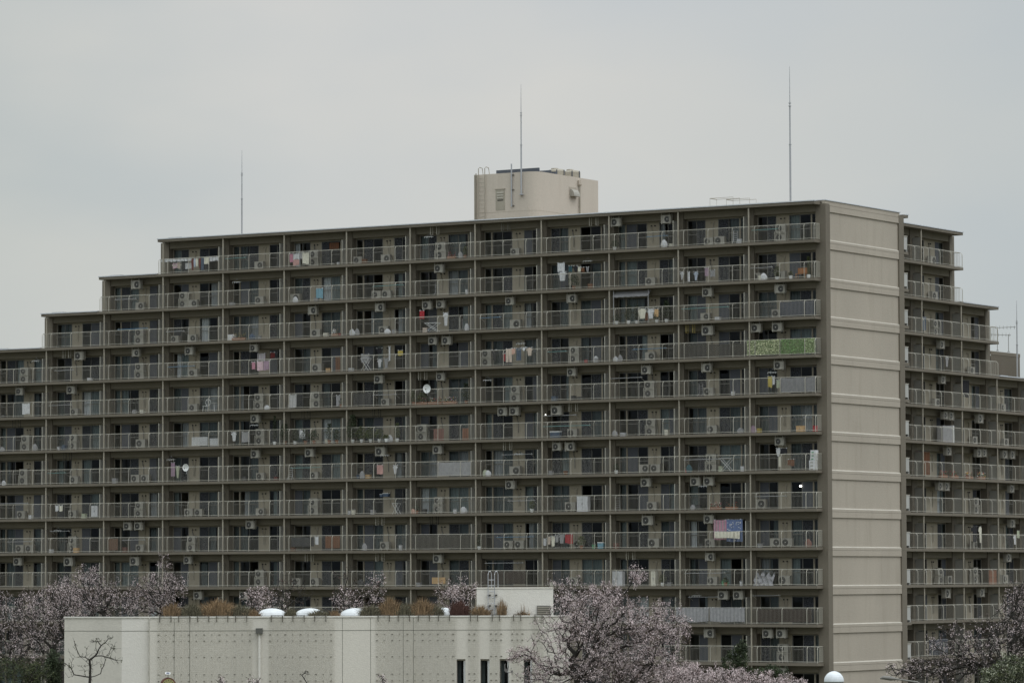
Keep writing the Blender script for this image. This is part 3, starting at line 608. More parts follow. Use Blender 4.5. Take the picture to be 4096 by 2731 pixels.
for t in ITEMS.split(';'):
    r, b, x, w, z0, z1, y, kind, col = t.split(); r, b = int(r), int(b); x, w, z0, z1, y = map(float, (x, w, z0, z1, y))
    o = mloc(-BW*b + x + w/2, y, zf(r)+z0); h = z1-z0; m = MB(); cm = mat('item_'+col, COLS[col], .85, .12, 4, 1, .12); word = WORD.get(col, col)
    name, cat, desc = {'cloth': ('towel', 'towel', word+' cloth hanging to dry'), 'shirt': ('shirt', 'shirt', word+' shirt hanging to dry'), 'trousers': ('trousers', 'trousers', word+' trousers hanging to dry'),
        'blanket': ('blanket', 'blanket', word+' blanket hung over the railing'), 'board': ('board', 'board', word+' board standing upright'), 'screen': ('privacy_screen', 'screen', word+' screen behind the railing'), 'tarp': ('tarpaulin', 'tarpaulin', 'grey tarpaulin tied along the railing'),
        'leaf': ('leaf_screen', 'leaf screen', word+' leaf screen along the railing'), 'lattice': ('lattice_panel', 'lattice', word+' lattice panel behind the railing'), 'cabinet': ('storage_cabinet', 'cabinet', word+' storage cabinet'), 'cooler': ('cool_box', 'cool box', 'blue cool box on top of a rack'),
        'boxes': ('storage_box', 'box', word+' boxes stacked up'), 'can': ('fuel_can', 'can', 'red fuel can on the floor'), 'bin': ('storage_tub', 'tub', word+' tub on the floor'), 'foil': ('foil_cover', 'cover', 'crumpled silvery foil cover')}[kind]
    W2 = w/2
    if kind in ('cloth', 'shirt', 'trousers', 'tarp', 'blanket'):
        sheet(m, -W2, w, 0, h, 0, cm, kind, rnd)
        if col == 'blanketblue':
            for q in range(46): a, c = rnd.uniform(-W2+.06, W2-.06), rnd.uniform(.08, h-.1); m.box(a-.04, a+.04, -.062, -.056, c-.02, c+.02, MATS['item_white'])
        if col == 'blanketpink':
            for q in range(4): a = -W2+.1+q*.25; m.box(a, a+.06, -.062, -.056, .1, h-.05, MATS['item_grey'])
        if col == 'stripe':
            for q in range(5): a = -W2+.03+q*.15; m.box(a, a+.05, -.04, -.034, .0, h, MATS['item_white'])
        m.tube([(-W2-.06, .006, h+.005), (W2+.06, .006, h+.005)], .012, M_METAL, 4)
        for q in (-.4, .4): m.box(w*q-.012, w*q+.012, -.03, .03, h-.04, h+.05, M_WHITE)
    elif kind in ('board',):
        m.box(-W2, W2, 0, .02, 0, h, cm)
        for q in range(1, int(w/.18)): m.box(-W2+q*.18, -W2+q*.18+.012, -.004, -.0005, .01, h-.01, M_DARK)
    elif kind == 'screen':
        n = max(2, int(w/.3)); pv = None
        for k in range(n+1):
            u = k/n; xx = -W2+w*u; yy = .012*math.sin(u*w*9); sag = -.03*math.sin(u*math.pi*2)**2
            if pv: m.poly([(pv[0], pv[1], 0), (xx, yy, 0), (xx, yy, h+sag), (pv[0], pv[1], h+pv[2])], cm)
            pv = (xx, yy, sag)
        q = .1
        while q < h: m.box(-W2, W2, .014, .03, q, q+.02, MATS.get('item_grey') if col == 'slate' else M_DARK); q += .13
    elif kind == 'leaf':
        lm = mat('leaf_'+col, {'pale': (.52, .56, .34), 'green': (.15, .28, .09), 'palegreen': (.38, .48, .24)}[col], .7, .3, 8, 1, .3, island=.45)
        m.box(-W2, W2, .03, .04, 0, h, mat('leaf_backing', (.14, .19, .08)))
        for q in range(int(w*h*260)):
            a, c, t_ = rnd.uniform(-W2, W2), rnd.uniform(0, h), rnd.uniform(0, 3.14); s_ = rnd.uniform(.03, .055); yy = rnd.uniform(-.02, .025); tz = rnd.uniform(-.03, .03)
            m.poly([(a-s_*math.cos(t_), yy, c-s_*math.sin(t_)), (a+s_*.6*math.sin(t_), yy+tz, c-s_*.6*math.cos(t_)), (a+s_*math.cos(t_), yy, c+s_*math.sin(t_)), (a-s_*.6*math.sin(t_), yy-tz, c+s_*.6*math.cos(t_))], lm)
    elif kind == 'lattice':
        q = -h
        while q < w:
            for sg in (0, 1):
                x_a, x_b = (max(q, 0), min(q+h, w)); za, zb = x_a-q, x_b-q
                if x_b > x_a+.02:
                    if sg: za, zb = h-za, h-zb
                    dn = .016; yo = sg*.012
                    m.poly([(-W2+x_a-dn, yo, za+dn*(1 if not sg else -1)), (-W2+x_a+dn, yo, za-dn*(1 if not sg else -1)), (-W2+x_b+dn, yo, zb-dn*(1 if not sg else -1)), (-W2+x_b-dn, yo, zb+dn*(1 if not sg else -1))], cm)
            q += .12
        for zz in (0, h-.03): m.box(-W2, W2, -.012, .022, zz, zz+.03, cm)
        for xx in (-W2, W2-.03): m.box(xx, xx+.03, -.011, .021, .031, h-.031, cm)
    elif kind == 'cabinet':
        m.box(-W2, W2, 0, .4, 0, h, cm); m.box(-W2-.01, W2+.01, -.012, .41, h+.001, h+.03, cm); m.box(-.005, .005, -.003, -.0005, .02, h-.02, M_DARK); m.box(.03, .045, -.02, -.001, h*.45, h*.6, M_METAL); m.box(-.045, -.03, -.02, -.001, h*.45, h*.6, M_METAL)
    elif kind in ('cooler', 'bin', 'boxes', 'can'):
        if kind == 'boxes':
            n = max(2, int(round(h/.2)))
            for k in range(n): e = rnd.uniform(-.015, .015); m.box(-W2+e, W2+e, 0, .35, k*h/n+.002, (k+1)*h/n-.004, MATS.get('item_white') or cm); m.box(-W2*.6+e, W2*.2+e, -.003, -.0005, k*h/n+.03, (k+.45)*h/n, cm if col != 'white' else M_ACS)
        else:
            m.prism([(-W2*.88, 0), (W2*.88, 0), (W2, h*.86), (-W2, h*.86)], 'y', 0, .3, cm); m.prism([(-W2*1.05, h*.861), (W2*1.05, h*.861), (W2, h), (-W2, h)], 'y', -.015, .315, M_WHITE if kind != 'can' else cm)
            if kind == 'can': m.tube([(-.03, .1, h), (-.03, .1, h+.07), (.06, .1, h+.07), (.06, .1, h)], .015, M_DARK, 5)
    elif kind == 'foil':
        n = 14
        for k in range(n):
            for l in range(4):
                P = lambda k, l: (-W2+w*k/n, .1*math.sin(k*1.9+l*2.3)+l*.08, h*(l/4)*(.55+.45*abs(math.sin(k*.75+.6))))
                m.poly([P(k, l), P(k+1, l), P(k+1, l+1), P(k, l+1)], cm)
    lab = desc+', '+bayname(r, b); c_ = seen.get(lab, 0); seen[lab] = c_+1
    if c_: lab = POSW[c_]+lab
    ob = m.build(name, loc=o); ob.rotation_euler = (0, 0, -TH); tag(ob, lab, cat, 'laundry on the balconies' if kind in ('cloth', 'shirt', 'trousers', 'blanket') else None)

# long line of white towels and clothes on the top balcony at the left end
def top_line():
    r, b = 1, 10; cols = ['white']*8; k = 0
    seq = [(.18+i*.37, .35, .93, 1.17, 'white') for i in range(8)] + [(3.12, .22, .18, 1.10, 'darkred'), (3.34, .18, .42, 1.08, 'paleblue'), (3.54, .2, .45, 1.08, 'cream'), (3.8, .22, .3, 1.1, 'darkred'), (4.03, .3, .15, 1.1, 'blue'), (4.34, .48, .6, 1.17, 'cream')] + [(4.84+i*.30, .28, .80+.02*i, 1.17, 'white') for i in range(3)]
    seq += [(1.05, .45, .45, .85, 'palepink'), (1.5, .28, .4, .9, 'beige'), (2.25, .6, .35, .80, 'white'), (.95, .9, .62, .72, 'cream')]
    for i, (x, w, z0, z1, c) in enumerate(seq):
        m = MB(); sheet(m, -w/2, w, 0, z1-z0, 0, mat('item_'+c, COLS[c], .85, .12, 4, 1, .12), 'cloth' if z1-z0 < .6 else 'shirt', rnd)
        m.tube([(-w/2-.02, .006, z1-z0+.005), (w/2+.02, .006, z1-z0+.005)], .012, M_METAL, 4)
        pl = 'towel' if z1-z0 < .6 else 'shirt'
        o = m.build(pl, loc=mloc(-BW*b+x+w/2, .22 if i < 17 else .6, zf(r)+z0)); o.rotation_euler = (0, 0, -TH)
        front = i < 17
        order = ORD[i+1] if (front and i < 14) else ('last but %d' % (17-i) if front else ORD[i-16])
        tag(o, '%s %s, %s from left in the %s laundry line, top left balcony' % (WORD.get(c, c), pl, order, 'front' if front else 'rear'), pl, 'laundry on the balconies')
top_line()

def plant(p, h, w, leafm, label, pot=True, potm=None, spiky=False, n=160):
    t = thing('potted_plant', label, 'plant', p, -TH, 'plants on the balconies')
    if pot:
        m = MB(); m.tube([(0, 0, 0), (0, 0, .22), (0, 0, .25)], [.10, .145, .15], potm or M_WHITE, 10); m.build('pot', t)
    m = MB(); z0 = .22 if pot else 0
    for q in range(n):
        u = rnd.random(); a = rnd.uniform(0, 6.28); rr = w/2*math.sqrt(rnd.random()); z = z0+h*(.1+.9*u) ; rr *= .5+.5*math.sin(min(1, u+.15)*math.pi)
        c = Vector((rr*math.cos(a), rr*math.sin(a), z)); s_ = rnd.uniform(.04, .09)
        d = Vector((rnd.gauss(0, 1), rnd.gauss(0, 1), rnd.gauss(0, .6))).normalized()*s_; e = d.cross(Vector((rnd.gauss(0, 1), rnd.gauss(0, 1), 1))).normalized()*s_*.45
        if spiky: d = (Vector((math.cos(a), math.sin(a), .9)).normalized())*w*.45; c = Vector((0, 0, z0+h*u)); e = d.cross(Vector((0, 0, 1))).normalized()*.03
        m.poly([c-d*.2, c+e, c+d, c-e], leafm)
    m.tube([(0, 0, z0-.05), (.02, 0, z0+h*.8)], [.02, .008], M_BARK, 4)
    m.build('foliage', t); return t
PL = [(6, 8, 1.2, .5, .5, 1.0, .7, 0, 'dark shrub by the white cloth'), (6, 8, 4.5, .3, .4, 1.3, .6, 0, 'tall thin shrub'), (6, 7, 3.3, .3, .4, .8, .9, 0, 'low spreading shrub'), (6, 7, 4.9, .3, .4, 1.2, .5, 0, 'dark upright shrub'), (6, 9, 5.2, .3, .3, 2.0, .35, 0, 'tall dark shrub at the right column'), (5, 6, 1.4, .3, .3, .7, .8, 0, 'leafy shrub behind the dish'), (3, 3, 4.2, .5, .5, .9, .8, 0, 'bushy shrub behind the cream shirt'), (2, 4, 3.0, .5, .5, .9, .9, 0, 'dark bush under the laundry'), (9, 4, 3.6, .4, .4, .7, .7, 0, 'green bush'), (7, 3, .8, .4, .4, .5, .5, 0, 'small green bush'), (10, 3, 4.6, .4, .4, .6, .6, 0, 'green shrub'), (8, 5, 5.2, .3, .4, .6, .5, 0, 'small shrub at the right end'),
      (2, 1, 5.1, .35, .35, 1.2, .5, 1, 'tall spiky yucca in a white pot'), (2, 1, 2.3, .9, .9, .8, .5, 0, 'bushy plant behind the unit'), (2, 1, 3.6, .5, .4, .35, .35, 0, 'small plant in a white pot'),
      (3, 3, .9, .4, .6, .5, .7, 0, 'low green bush'), (3, 3, 1.9, .4, .5, 1.1, .6, 0, 'tall shrub in a pot'), (3, 3, 2.4, .7, .5, 1.1, .6, 0, 'shrub beside the laundry'), (3, 3, 5.0, .5, .5, 1.4, .7, 0, 'climbing plant by the right window'),
      (6, 7, .9, .25, .4, 1.9, .9, 0, 'large climbing shrub rising above the railing'), (6, 7, 1.7, .3, .4, 1.0, 1.0, 0, 'thick green shrub'), (6, 7, 2.5, .3, .4, .9, .9, 0, 'leafy shrub'), (6, 7, 4.15, -.05, .3, .3, .55, 0, 'trailing plant over the slab edge'),
      (6, 8, .4, .3, .4, 1.4, .8, 0, 'shrub at the left column'), (6, 8, 2.3, .3, .4, .9, .8, 0, 'shrub in the middle'), (6, 8, 3.1, .3, .4, .8, .8, 0, 'wide leafy shrub'), (6, 8, 5.2, .3, .4, .8, .6, 0, 'shrub by the right end'),
      (5, 6, .6, .3, .4, .9, .6, 0, 'shrub by the left end'), (5, 6, 5.1, .6, .6, 1.3, .7, 0, 'climbing plant near the right window'), (9, 5, .55, .4, .4, .9, .4, 0, 'conical shrub in a white pot'), (1, 3, .7, .5, .5, .5, .7, 0, 'green bush'), (10, 2, 4.0, .4, .4, .4, .5, 0, 'yellow green plant'),
      (1, 6, 5.1, .5, .5, .7, .4, 0, 'thin dark plant'), (8, 6, .8, .4, .4, .4, .4, 0, 'small plant'), (5, 8, 5.4, .6, .6, .5, .4, 0, 'small shrub')]
for r, b, x, y, q, h, w, sp, d_ in PL:
    plant(mloc(-BW*b+x, y, zf(r)+.001), h, w, M_LEAF if h < 1.25 and (r+b) % 2 else M_LEAFD if not sp else M_LEAF, d_+', '+bayname(r, b), spiky=bool(sp), potm=M_WHITE if 'white' in d_ or b % 2 else mat('terracotta', (.25, .11, .06), .8), n=int(620*h*w)+90)
def planter(r, b, x, w, y, flowers, label, wg=False):
    p = (wloc(x, y, zf(r)+.001) if wg else mloc(-BW*b+x, y, zf(r)+.001))
    t = thing('flower_planter', label, 'planter', p, math.pi/2-TH if wg else -TH, 'planters on the balconies')
    m = MB(); m.prism([(-w/2, 0), (w/2, 0), (w/2+.02, .2), (-w/2-.02, .2)], 'y', -.1, .1, mat('terracotta', (.25, .11, .06), .8)); m.build('trough', t)
    m = MB()
    for q in range(int(w*130)):
        c = Vector((rnd.uniform(-w/2, w/2), rnd.uniform(-.12, .12), rnd.uniform(.2, .42 if q % 3 else .55))); s_ = rnd.uniform(.02, .045); a = rnd.uniform(0, 3)
        mt = rnd.choice(flowers) if q % 3 == 0 else M_LEAFD
        m.poly([c+Vector((s_*math.cos(a), 0, s_*math.sin(a))), c+Vector((-s_*math.sin(a), .02, s_*math.cos(a))), c-Vector((s_*math.cos(a), 0, s_*math.sin(a))), c-Vector((-s_*math.sin(a), .02, s_*math.cos(a)))], mt)
    m.build('flowers', t)
fy, fw, fr, fp = mat('flower_yellow', (.6, .42, .05)), mat('flower_white', (.7, .7, .66)), mat('flower_red', (.4, .04, .05)), mat('flower_purple', (.25, .08, .2))
for x in (1.3, 2.6, 3.9): planter(5, 6, x, 1.15, .25, [fy, fw, fw, fp, fr], ('left', 'middle', 'right')[int((x-1.3)/1.3+.1)]+' terracotta flower trough, '+bayname(5, 6))
planter(8, 2, 3.3, .9, .3, [fr, fw], 'left flower trough with red blooms, '+bayname(8, 2)); planter(8, 2, 4.6, .9, .3, [fr, M_LEAF], 'right flower trough, '+bayname(8, 2))
planter(1, 6, 4.0, .7, .35, [fp, fr], 'small trough of pink flowers, '+bayname(1, 6)); planter(3, 9, 1.8, 1.2, .35, [fy, M_GRASSB], 'trough of dry brown plants, '+bayname(3, 9)); planter(3, 8, 5.0, .6, .35, [M_GRASSB], 'small trough of dry plants, '+bayname(3, 8))
for i, x in enumerate((26.5, 28.4, 31.0, 33.2)): planter(7, 0, x, 1.2, .3, [fw, fy, fr] if i > 1 else [M_GRASSB, fr], ('first', 'second', 'third', 'fourth')[i]+' flower trough from left on the seventh wing balcony row', wg=True)

# awning, satellite dishes, bench, chair, racks, poles
t = thing('awning', 'faded grey awning on two poles above the laundry, third balcony from right, third row down', 'awning', mloc(-BW*3+.67, .25, zf(3)), -TH)
m = MB(); n = 24; pv = None
for k in range(n+1):
    x = 3.0*k/n; a = [(x, 0.0, 1.95+.015*math.sin(k*1.7)), (x, -.02, 2.03), (x, .35, 2.38), (x, .36, 2.39)]
    if pv:
        for q in range(3): m.poly([pv[q], a[q], a[q+1], pv[q+1]], mat('item_grey', COLS['grey']))
    pv = a
m.build('fabric', t)
for x in (0.05, 2.95):
    m = MB(); m.tube([(x, .02, 0.02), (x, .02, 2.45)], .022, M_METAL, 6); m.tube([(x-.12 if x < 1 else x-.18, .3, 2.4), (x, .0, 1.1)], .018, M_METAL, 5); m.build('pole', t)
def dish(p, r_, label):
    t = thing('satellite_dish', label, 'satellite dish', p, -TH+.15, 'satellite dishes on the railings'); m = MB(); R_ = []
    for k in range(4):
        rr = r_*k/3; R_.append([(rr*math.cos(2*math.pi*q/20), -.12*(k/3)**2, rr*1.08*math.sin(2*math.pi*q/20)) for q in range(20)])
    for k in range(3):
        for q in range(20): m.poly([R_[k][q], R_[k+1][q], R_[k+1][(q+1) % 20], R_[k][(q+1) % 20]], M_WHITE)
    m.build('reflector', t, smooth=True)
    m = MB(); m.tube([(0, .02, -.5), (0, .06, -.1), (0, .01, 0)], .022, M_METAL, 5); m.tube([(0, -.1, -r_), (0, -.32, -.05)], .012, M_DARK, 4); m.box(-.05, .05, -.36, -.28, -.08, 0, M_ACS); m.build('feed_arm', t)
dish(mloc(-BW*6+2.05, .0, zf(5)+1.18), .31, 'white satellite dish fixed to the railing above the flower troughs')
dish(mloc(-BW*10+2.83, -.02, zf(7)+1.1), .27, 'cream satellite dish on the railing, tenth balcony from right, seventh row down')
t = thing('garden_bench', 'orange wooden slatted bench on the last balcony before the end wall, second row down', 'bench', mloc(-BW+4.3, .75, zf(2)), -TH); om = mat('orange_wood', (.36, .15, .05), .7)
m = MB(); m.box(-.42, .42, .28, .31, .38, .80, om)
for q in range(4): m.box(-.425, .425, .272, .279, .45+q*.09, .455+q*.09, M_DARK)
m.build('backrest', t); m = MB(); m.box(-.42, .42, -.1, .27, .36, .39, om); m.build('seat', t)
for x in (-.38, .38):
    for y in (-.07, .26): m = MB(); m.box(x-.02, x+.02, y-.02, y+.02, 0, .359, om); m.build('leg', t)
t = thing('garden_chair', 'ornate white garden chair on the tenth balcony from right, fifth row down', 'chair', mloc(-BW*10+4.3, .6, zf(5)), -TH)
m = MB(); m.tube([(.24*math.cos(a), .2, .72+.26*math.sin(a)) for a in np.linspace(0, 6.28, 13)], .022, M_WHITE, 5, cap=False)
for q in (-.12, 0, .12): m.tube([(q, .2, .45), (q*.7, .2, .95)], .014, M_WHITE, 4)
m.build('backrest', t); m = MB(); m.box(-.24, .24, -.22, .2, .42, .45, M_WHITE); m.build('seat', t)
for x in (-.22, .22):
    for y in (-.2, .18): m = MB(); m.tube([(x, y, 0), (x*.8, y*.9, .42)], .018, M_WHITE, 5); m.build('leg', t)
t = thing('garden_table', 'small round white table beside the ornate white chair', 'table', mloc(-BW*10+5.05, .6, zf(5)), -TH)
m = MB(); m.tube([(0, 0, .66), (0, 0, .68)], .28, M_WHITE, 16); m.build('table_top', t); m = MB(); m.tube([(0, 0, 0), (0, 0, .66)], .03, M_WHITE, 6); m.box(-.2, .2, -.02, .02, 0, .03, M_WHITE); m.build('leg', t)
def rackthing(r, b, x, y, w, h, label):
    t = thing('drying_rack', label, 'drying rack', mloc(-BW*b+x, y, zf(r)), -TH, 'drying racks on the balconies'); m = MB()
    for s_ in (-.2, .2): m.tube([(-w/2, s_, 0), (w/2, s_, h)], .016, M_WHITE, 4); m.tube([(w/2, s_, 0), (-w/2, s_, h)], .016, M_WHITE, 4)
    for q in (-1, -.5, 0, .5, 1): m.tube([(q*w/2, -.25, h), (q*w/2, .25, h)], .010, M_WHITE, 4)
    m.tube([(-w/2, -.25, h), (w/2, -.25, h)], .014, M_WHITE, 4); m.tube([(-w/2, .25, h), (w/2, .25, h)], .014, M_WHITE, 4); m.build('frame', t)
rackthing(7, 2, 4.1, .5, .95, .95, 'folding white drying rack standing, '+bayname(7, 2)); rackthing(8, 7, 4.7, .5, .5, .8, 'small folding drying rack, '+bayname(8, 7)); rackthing(3, 6, 2.2, .5, 1.2, .7, 'low drying rack, '+bayname(3, 6)); rackthing(4, 7, 1.9, .6, .7, .95, 'drying rack by the left window, '+bayname(4, 7))
# laundry poles and hangers
pole_m = {'teal': mat('teal_plastic', (.14, .34, .34), .5), 'blue': mat('blue_plastic', (.10, .24, .40), .5), 'steel': M_METAL}
POLES = [(1, 1, .5, 2.6, 'teal', .9), (3, 2, .5, 4.4, 'teal', .92), (1, 3, 3.4, 5.2, 'blue', .85), (2, 1, .4, 2.2, 'steel', .9), (2, 11, 1.2, 3.4, 'steel', .9), (1, 9, .4, 2.4, 'teal', .95), (3, 10, .5, 2.3, 'steel', .9), (3, 11, 1.5, 4.5, 'blue', 1.25), (4, 10, .6, 3.3, 'blue', .85), (4, 12, 1.0, 3.0, 'steel', .9), (5, 12, .4, 2.8, 'steel', .85), (5, 7, 2.6, 4.8, 'steel', .85), (6, 4, .3, 4.4, 'teal', .85), (6, 4, .3, 3.2, 'steel', 1.62), (7, 8, .8, 3.6, 'teal', .9), (7, 12, .3, 2.2, 'teal', .9), (7, 2, .6, 3.6, 'steel', .9), (8, 1, .6, 3.2, 'steel', .9), (9, 11, 2.0, 4.3, 'steel', .95), (9, 5, 2.0, 5.3, 'blue', .9), (10, 2, .6, 4.0, 'steel', .9), (5, 3, .2, 3.0, 'steel', 1.5), (9, 13, 2.0, 4.6, 'steel', .9), (8, 5, 3.0, 5.4, 'steel', .85), (4, 3, 2.2, 5.0, 'blue', .85), (2, 7, 2.6, 5.4, 'teal', .95), (4, 4, .7, 2.4, 'teal', .9), (3, 5, .6, 2.5, 'blue', .9), (8, 13, 1.0, 4.2, 'steel', 1.25), (9, 12, .6, 2.6, 'steel', 1.7), (11, 2, .9, 3.4, 'steel', 1.9), (10, 5, 1.0, 4.4, 'steel', 1.7), (7, 5, 2.5, 5.2, 'steel', 1.55), (11, 1, .3, 2.6, 'steel', 2.0)]
PC = {}
for r, b, x0, x1, c, z in POLES:
    m = MB(); m.tube([(0, 0, 0), (x1-x0, 0, .02)], .022, pole_m[c], 5)
    for q in (.12, x1-x0-.12): m.tube([(q, 0, 0), (q, .01, .10)], .02, M_RAIL, 4); m.tube([(q, 0, -.02), (q+.1, .35, -.25)], .012, M_RAIL, 4)
    o = m.build('laundry_pole', loc=mloc(-BW*b+x0, .45, zf(r)+z)); o.rotation_euler = (0, 0, -TH); k_ = (r, b); PC[k_] = PC.get(k_, 0)+1
    tag(o, ('upper ' if PC[k_] > 1 else '')+{'teal': 'teal', 'blue': 'blue', 'steel': 'grey metal'}[c]+' laundry pole, '+bayname(r, b), 'laundry pole', 'laundry poles on the balconies')
HK = [(1, 6, 2.1, M_LEDGE), (1, 4, 4.4, M_LEDGE), (5, 6, 1.0, M_LEDGE), (6, 4, 2.6, M_RAIL), (9, 7, 2.9, M_LEDGE), (10, 7, 2.9, M_LEDGE), (4, 2, .9, mat('yellow_paint', (.45, .36, .12))), (1, 5, 2.6, M_FRAME), (6, 7, 2.6, M_BARKG), (6, 8, 1.9, M_BARKG), (9, 6, 2.0, M_DARK), (7, 12, 2.0, M_BARKG), (6, 13, 2.6, M_BARKG), (7, 5, 2.7, M_RAIL), (10, 3, 1.6, M_LEDGE), (4, 12, 1.9, M_RAIL), (10, 8, 2.2, M_RAIL)]
for r, b, x, mt in HK:
    m = MB()
    for q in (0, .55):
        for y in (0, .3): m.box(q-.02, q+.02, y-.012, y+.012, 0, .62, mt)
        m.box(q-.02, q+.02, .013, .287, .0, .03, mt)
    o = m.build('ceiling_bracket', loc=mloc(-BW*b+x, .4, zf(r-1)-SLT-.621)); o.rotation_euler = (0, 0, -TH); tag(o, 'empty metal unit bracket hanging from the ceiling, '+bayname(r, b), 'bracket', 'empty brackets under the balcony ceilings')
# lit lamps seen through two windows
def lamp(r, b, x, y, z, rad, e, label):
    t = thing('ceiling_lamp', label, 'lamp', mloc(-BW*b+x, y, zf(r)+z), -TH); em = bpy.data.materials.new('lamp_glow'); em.use_nodes = True; p = em.node_tree.nodes['Principled BSDF']; p.inputs['Base Color'].default_value = (.9, .9, .85, 1); p.inputs['Emission Color'].default_value = (1, .98, .9, 1); p.inputs['Emission Strength'].default_value = e
    m = MB(); m.tube([(0, 0, -rad*.7), (0, 0, 0), (0, 0, rad*.7)], [rad*.6, rad, rad*.5], em, 10); m.build('bulb', t); m = MB(); m.tube([(0, 0, rad*.7), (0, 0, rad*.7+.2)], .015, M_DARK, 4); m.build('cord', t)
lamp(6, 4, .52, .5, 1.72, .055, 3.0, 'small lit bulb hanging from the pole, fourth balcony from right, sixth row down')
lamp(8, 1, 3.75, 1.45, 1.62, .10, 4.0, 'bright white lamp at the right window, first balcony from right, eighth row down')

# wing belongings
def wcloth(r, x, w, z0, z1, y, c, kind, label):
    m = MB(); sheet(m, -w/2, w, 0, z1-z0, 0, mat('item_'+c, COLS[c], .85, .12, 4, 1, .12), kind, rnd); m.tube([(-w/2-.05, .006, z1-z0+.005), (w/2+.05, .006, z1-z0+.005)], .012, M_METAL, 4)
    nm = {'cloth': 'towel', 'shirt': 'shirt'}[kind]; o = m.build(nm, loc=wloc(x, y, zf(r)+z0)); o.rotation_euler = (0, 0, math.pi/2-TH); tag(o, label, nm, 'laundry on the wing')
wcloth(9, 32.4, 1.1, .55, 1.75, .5, 'black', 'shirt', 'large black shirt on the second wing balcony column, ninth row down')
wcloth(9, 33.3, .5, .5, 1.75, .45, 'cream', 'shirt', 'cream and orange shirt beside the black shirt on the wing')
wcloth(9, 38.7, .6, .3, 1.2, .5, 'black', 'cloth', 'black cloth on the third wing balcony column, ninth row down')
wcloth(9, 39.7, .5, .4, 1.1, .5, 'white', 'shirt', 'white shirt on the third wing balcony column, ninth row down')
wcloth(9, 40.4, .4, .9, 1.5, .5, 'palegreen', 'cloth', 'pale green cloth on the third wing balcony column, ninth row down')
wcloth(4, 27.6, .6, .4, 1.2, .4, 'grey', 'shirt', 'grey shirt on the first wing balcony column, fourth row down')
wcloth(3, 23.6, .9, .3, 1.3, .4, 'blue', 'cloth', 'dark blue cloth on the first wing balcony column, third row down')
wcloth(7, 24.3, 2.3, .2, 1.95, .9, 'brown', 'cloth', 'hanging brown rustic curtain on the first wing balcony column, seventh row down')
wcloth(5, 31.0, 1.5, .9, 2.2, .5, 'black', 'cloth', 'black sheet hung high on the second wing balcony column, fifth row down')
wcloth(12, 25.0, 3.2, .1, 1.25, .1, 'slate', 'cloth', 'slate blue sheet over the railing on the first wing balcony column, twelfth row down')
m = MB(); m.box(-1.2, .6, 0, .5, 0, 1.3, MATS['item_grey']); m.box(.602, .75, 0, .5, 0, 1.35, M_WHITE); o = m.build('storage_cabinet', loc=wloc(28.2, .5, zf(6))); o.rotation_euler = (0, 0, math.pi/2-TH); tag(o, 'wide grey and white cabinet on the first wing balcony column, sixth row down', 'cabinet')
m = MB(); m.box(-.7, .7, 0, .03, 0, 1.1, mat('item_brick', COLS['brick'])); m.box(-.7, .7, -.01, -.001, .5, .52, M_DARK); o = m.build('board', loc=wloc(35.2, .3, zf(10))); o.rotation_euler = (0, 0, math.pi/2-TH); tag(o, 'rust coloured board on the second wing balcony column, tenth row down', 'board')

# ------------------------------------------------------------------ low white building in front, with roof garden
WY = 150.0; PXM = FPX/WY
def wx(px): return at(px, 2400, WY).x
def wz(py, px=1000): return at(px, py, WY).z
TOP = 7.31
wbt = thing('community_building', 'low white building with wire trellises and a planted roof', 'building', (0, WY, 0))
edges = [(wx(246), 1.0), (wx(487), .0), (wx(594), .18), (wx(600), .0), (wx(2280), 0)]
W_ = MB()
slots = [(wx(1826), wx(1861), 5.74), (wx(1921), wx(1957), 5.74), (wx(1998), wx(2036), 5.74), (wx(2094), wx(2128), 5.76)]
def wallseg(x0, y0, x1, y1, m, holes=()):
    cuts = [x0]
    for a, b, t in holes: cuts += [a, b]
    cuts.append(x1)
    for k in range(0, len(cuts)-1):
        a, b = cuts[k], cuts[k+1]; ya, yb = y0+(y1-y0)*(a-x0)/(x1-x0), y0+(y1-y0)*(b-x0)/(x1-x0)
        zb = 0 if k % 2 == 0 else holes[k//2][2]
        v = [(a, ya, zb), (b, yb, zb), (b, yb+.28, zb), (a, ya+.28, zb), (a, ya, TOP), (b, yb, TOP), (b, yb+.28, TOP), (a, ya+.28, TOP)]
        for q in ((0,3,2,1),(4,5,6,7),(0,1,5,4),(1,2,6,5),(2,3,7,6),(3,0,4,7)): W_.poly([v[j] for j in q], m)
for k in range(len(edges)-1):
    wallseg(edges[k][0], edges[k][1], edges[k+1][0]-.0005, edges[k+1][1], M_WB2 if k == 1 else M_WB, slots if k == 3 else ())  # second facet's brighter lighting is painted in with the paler render
xl, xr = wx(246), wx(2280)
W_.box(xl, xl+.28, 1.29, 2.0, 0, TOP-.002, M_WB); W_.box(xl, xl+.28, 2.001, 16, 0, 7.06, M_WB); W_.box(xr-.28, xr, .285, 2, 0, TOP-.002, M_WB); W_.box(xr-.28, xr, 2.001, 16, 0, 7.06, M_WB); W_.box(xl, xr, 16.001, 16.25, 0, 7.06, M_WB)
W_.box(xl+.29, xr-.29, 1.3, 15.9, 6.9, 7.0, mat('roof_felt', (.10, .10, .09), .9)); W_.box(wx(600)+.3, xr-.3, .3, 1.29, 6.92, 6.99, MATS['roof_felt'])
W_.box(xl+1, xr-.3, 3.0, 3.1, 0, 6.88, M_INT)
jx = mat('joint_line', (.17, .17, .145), .9)
W_.box(wx(601), xr, -.004, -.0008, 6.815, 6.835, jx)
for p in (790/2.138+1000, 1031/2.138+1000, 697, 759, 1310/2.138+1000, 1397/2.138+1000): W_.box(wx(p)-.008, wx(p)+.008, -.004, -.0008, 0, TOP-.02, jx)
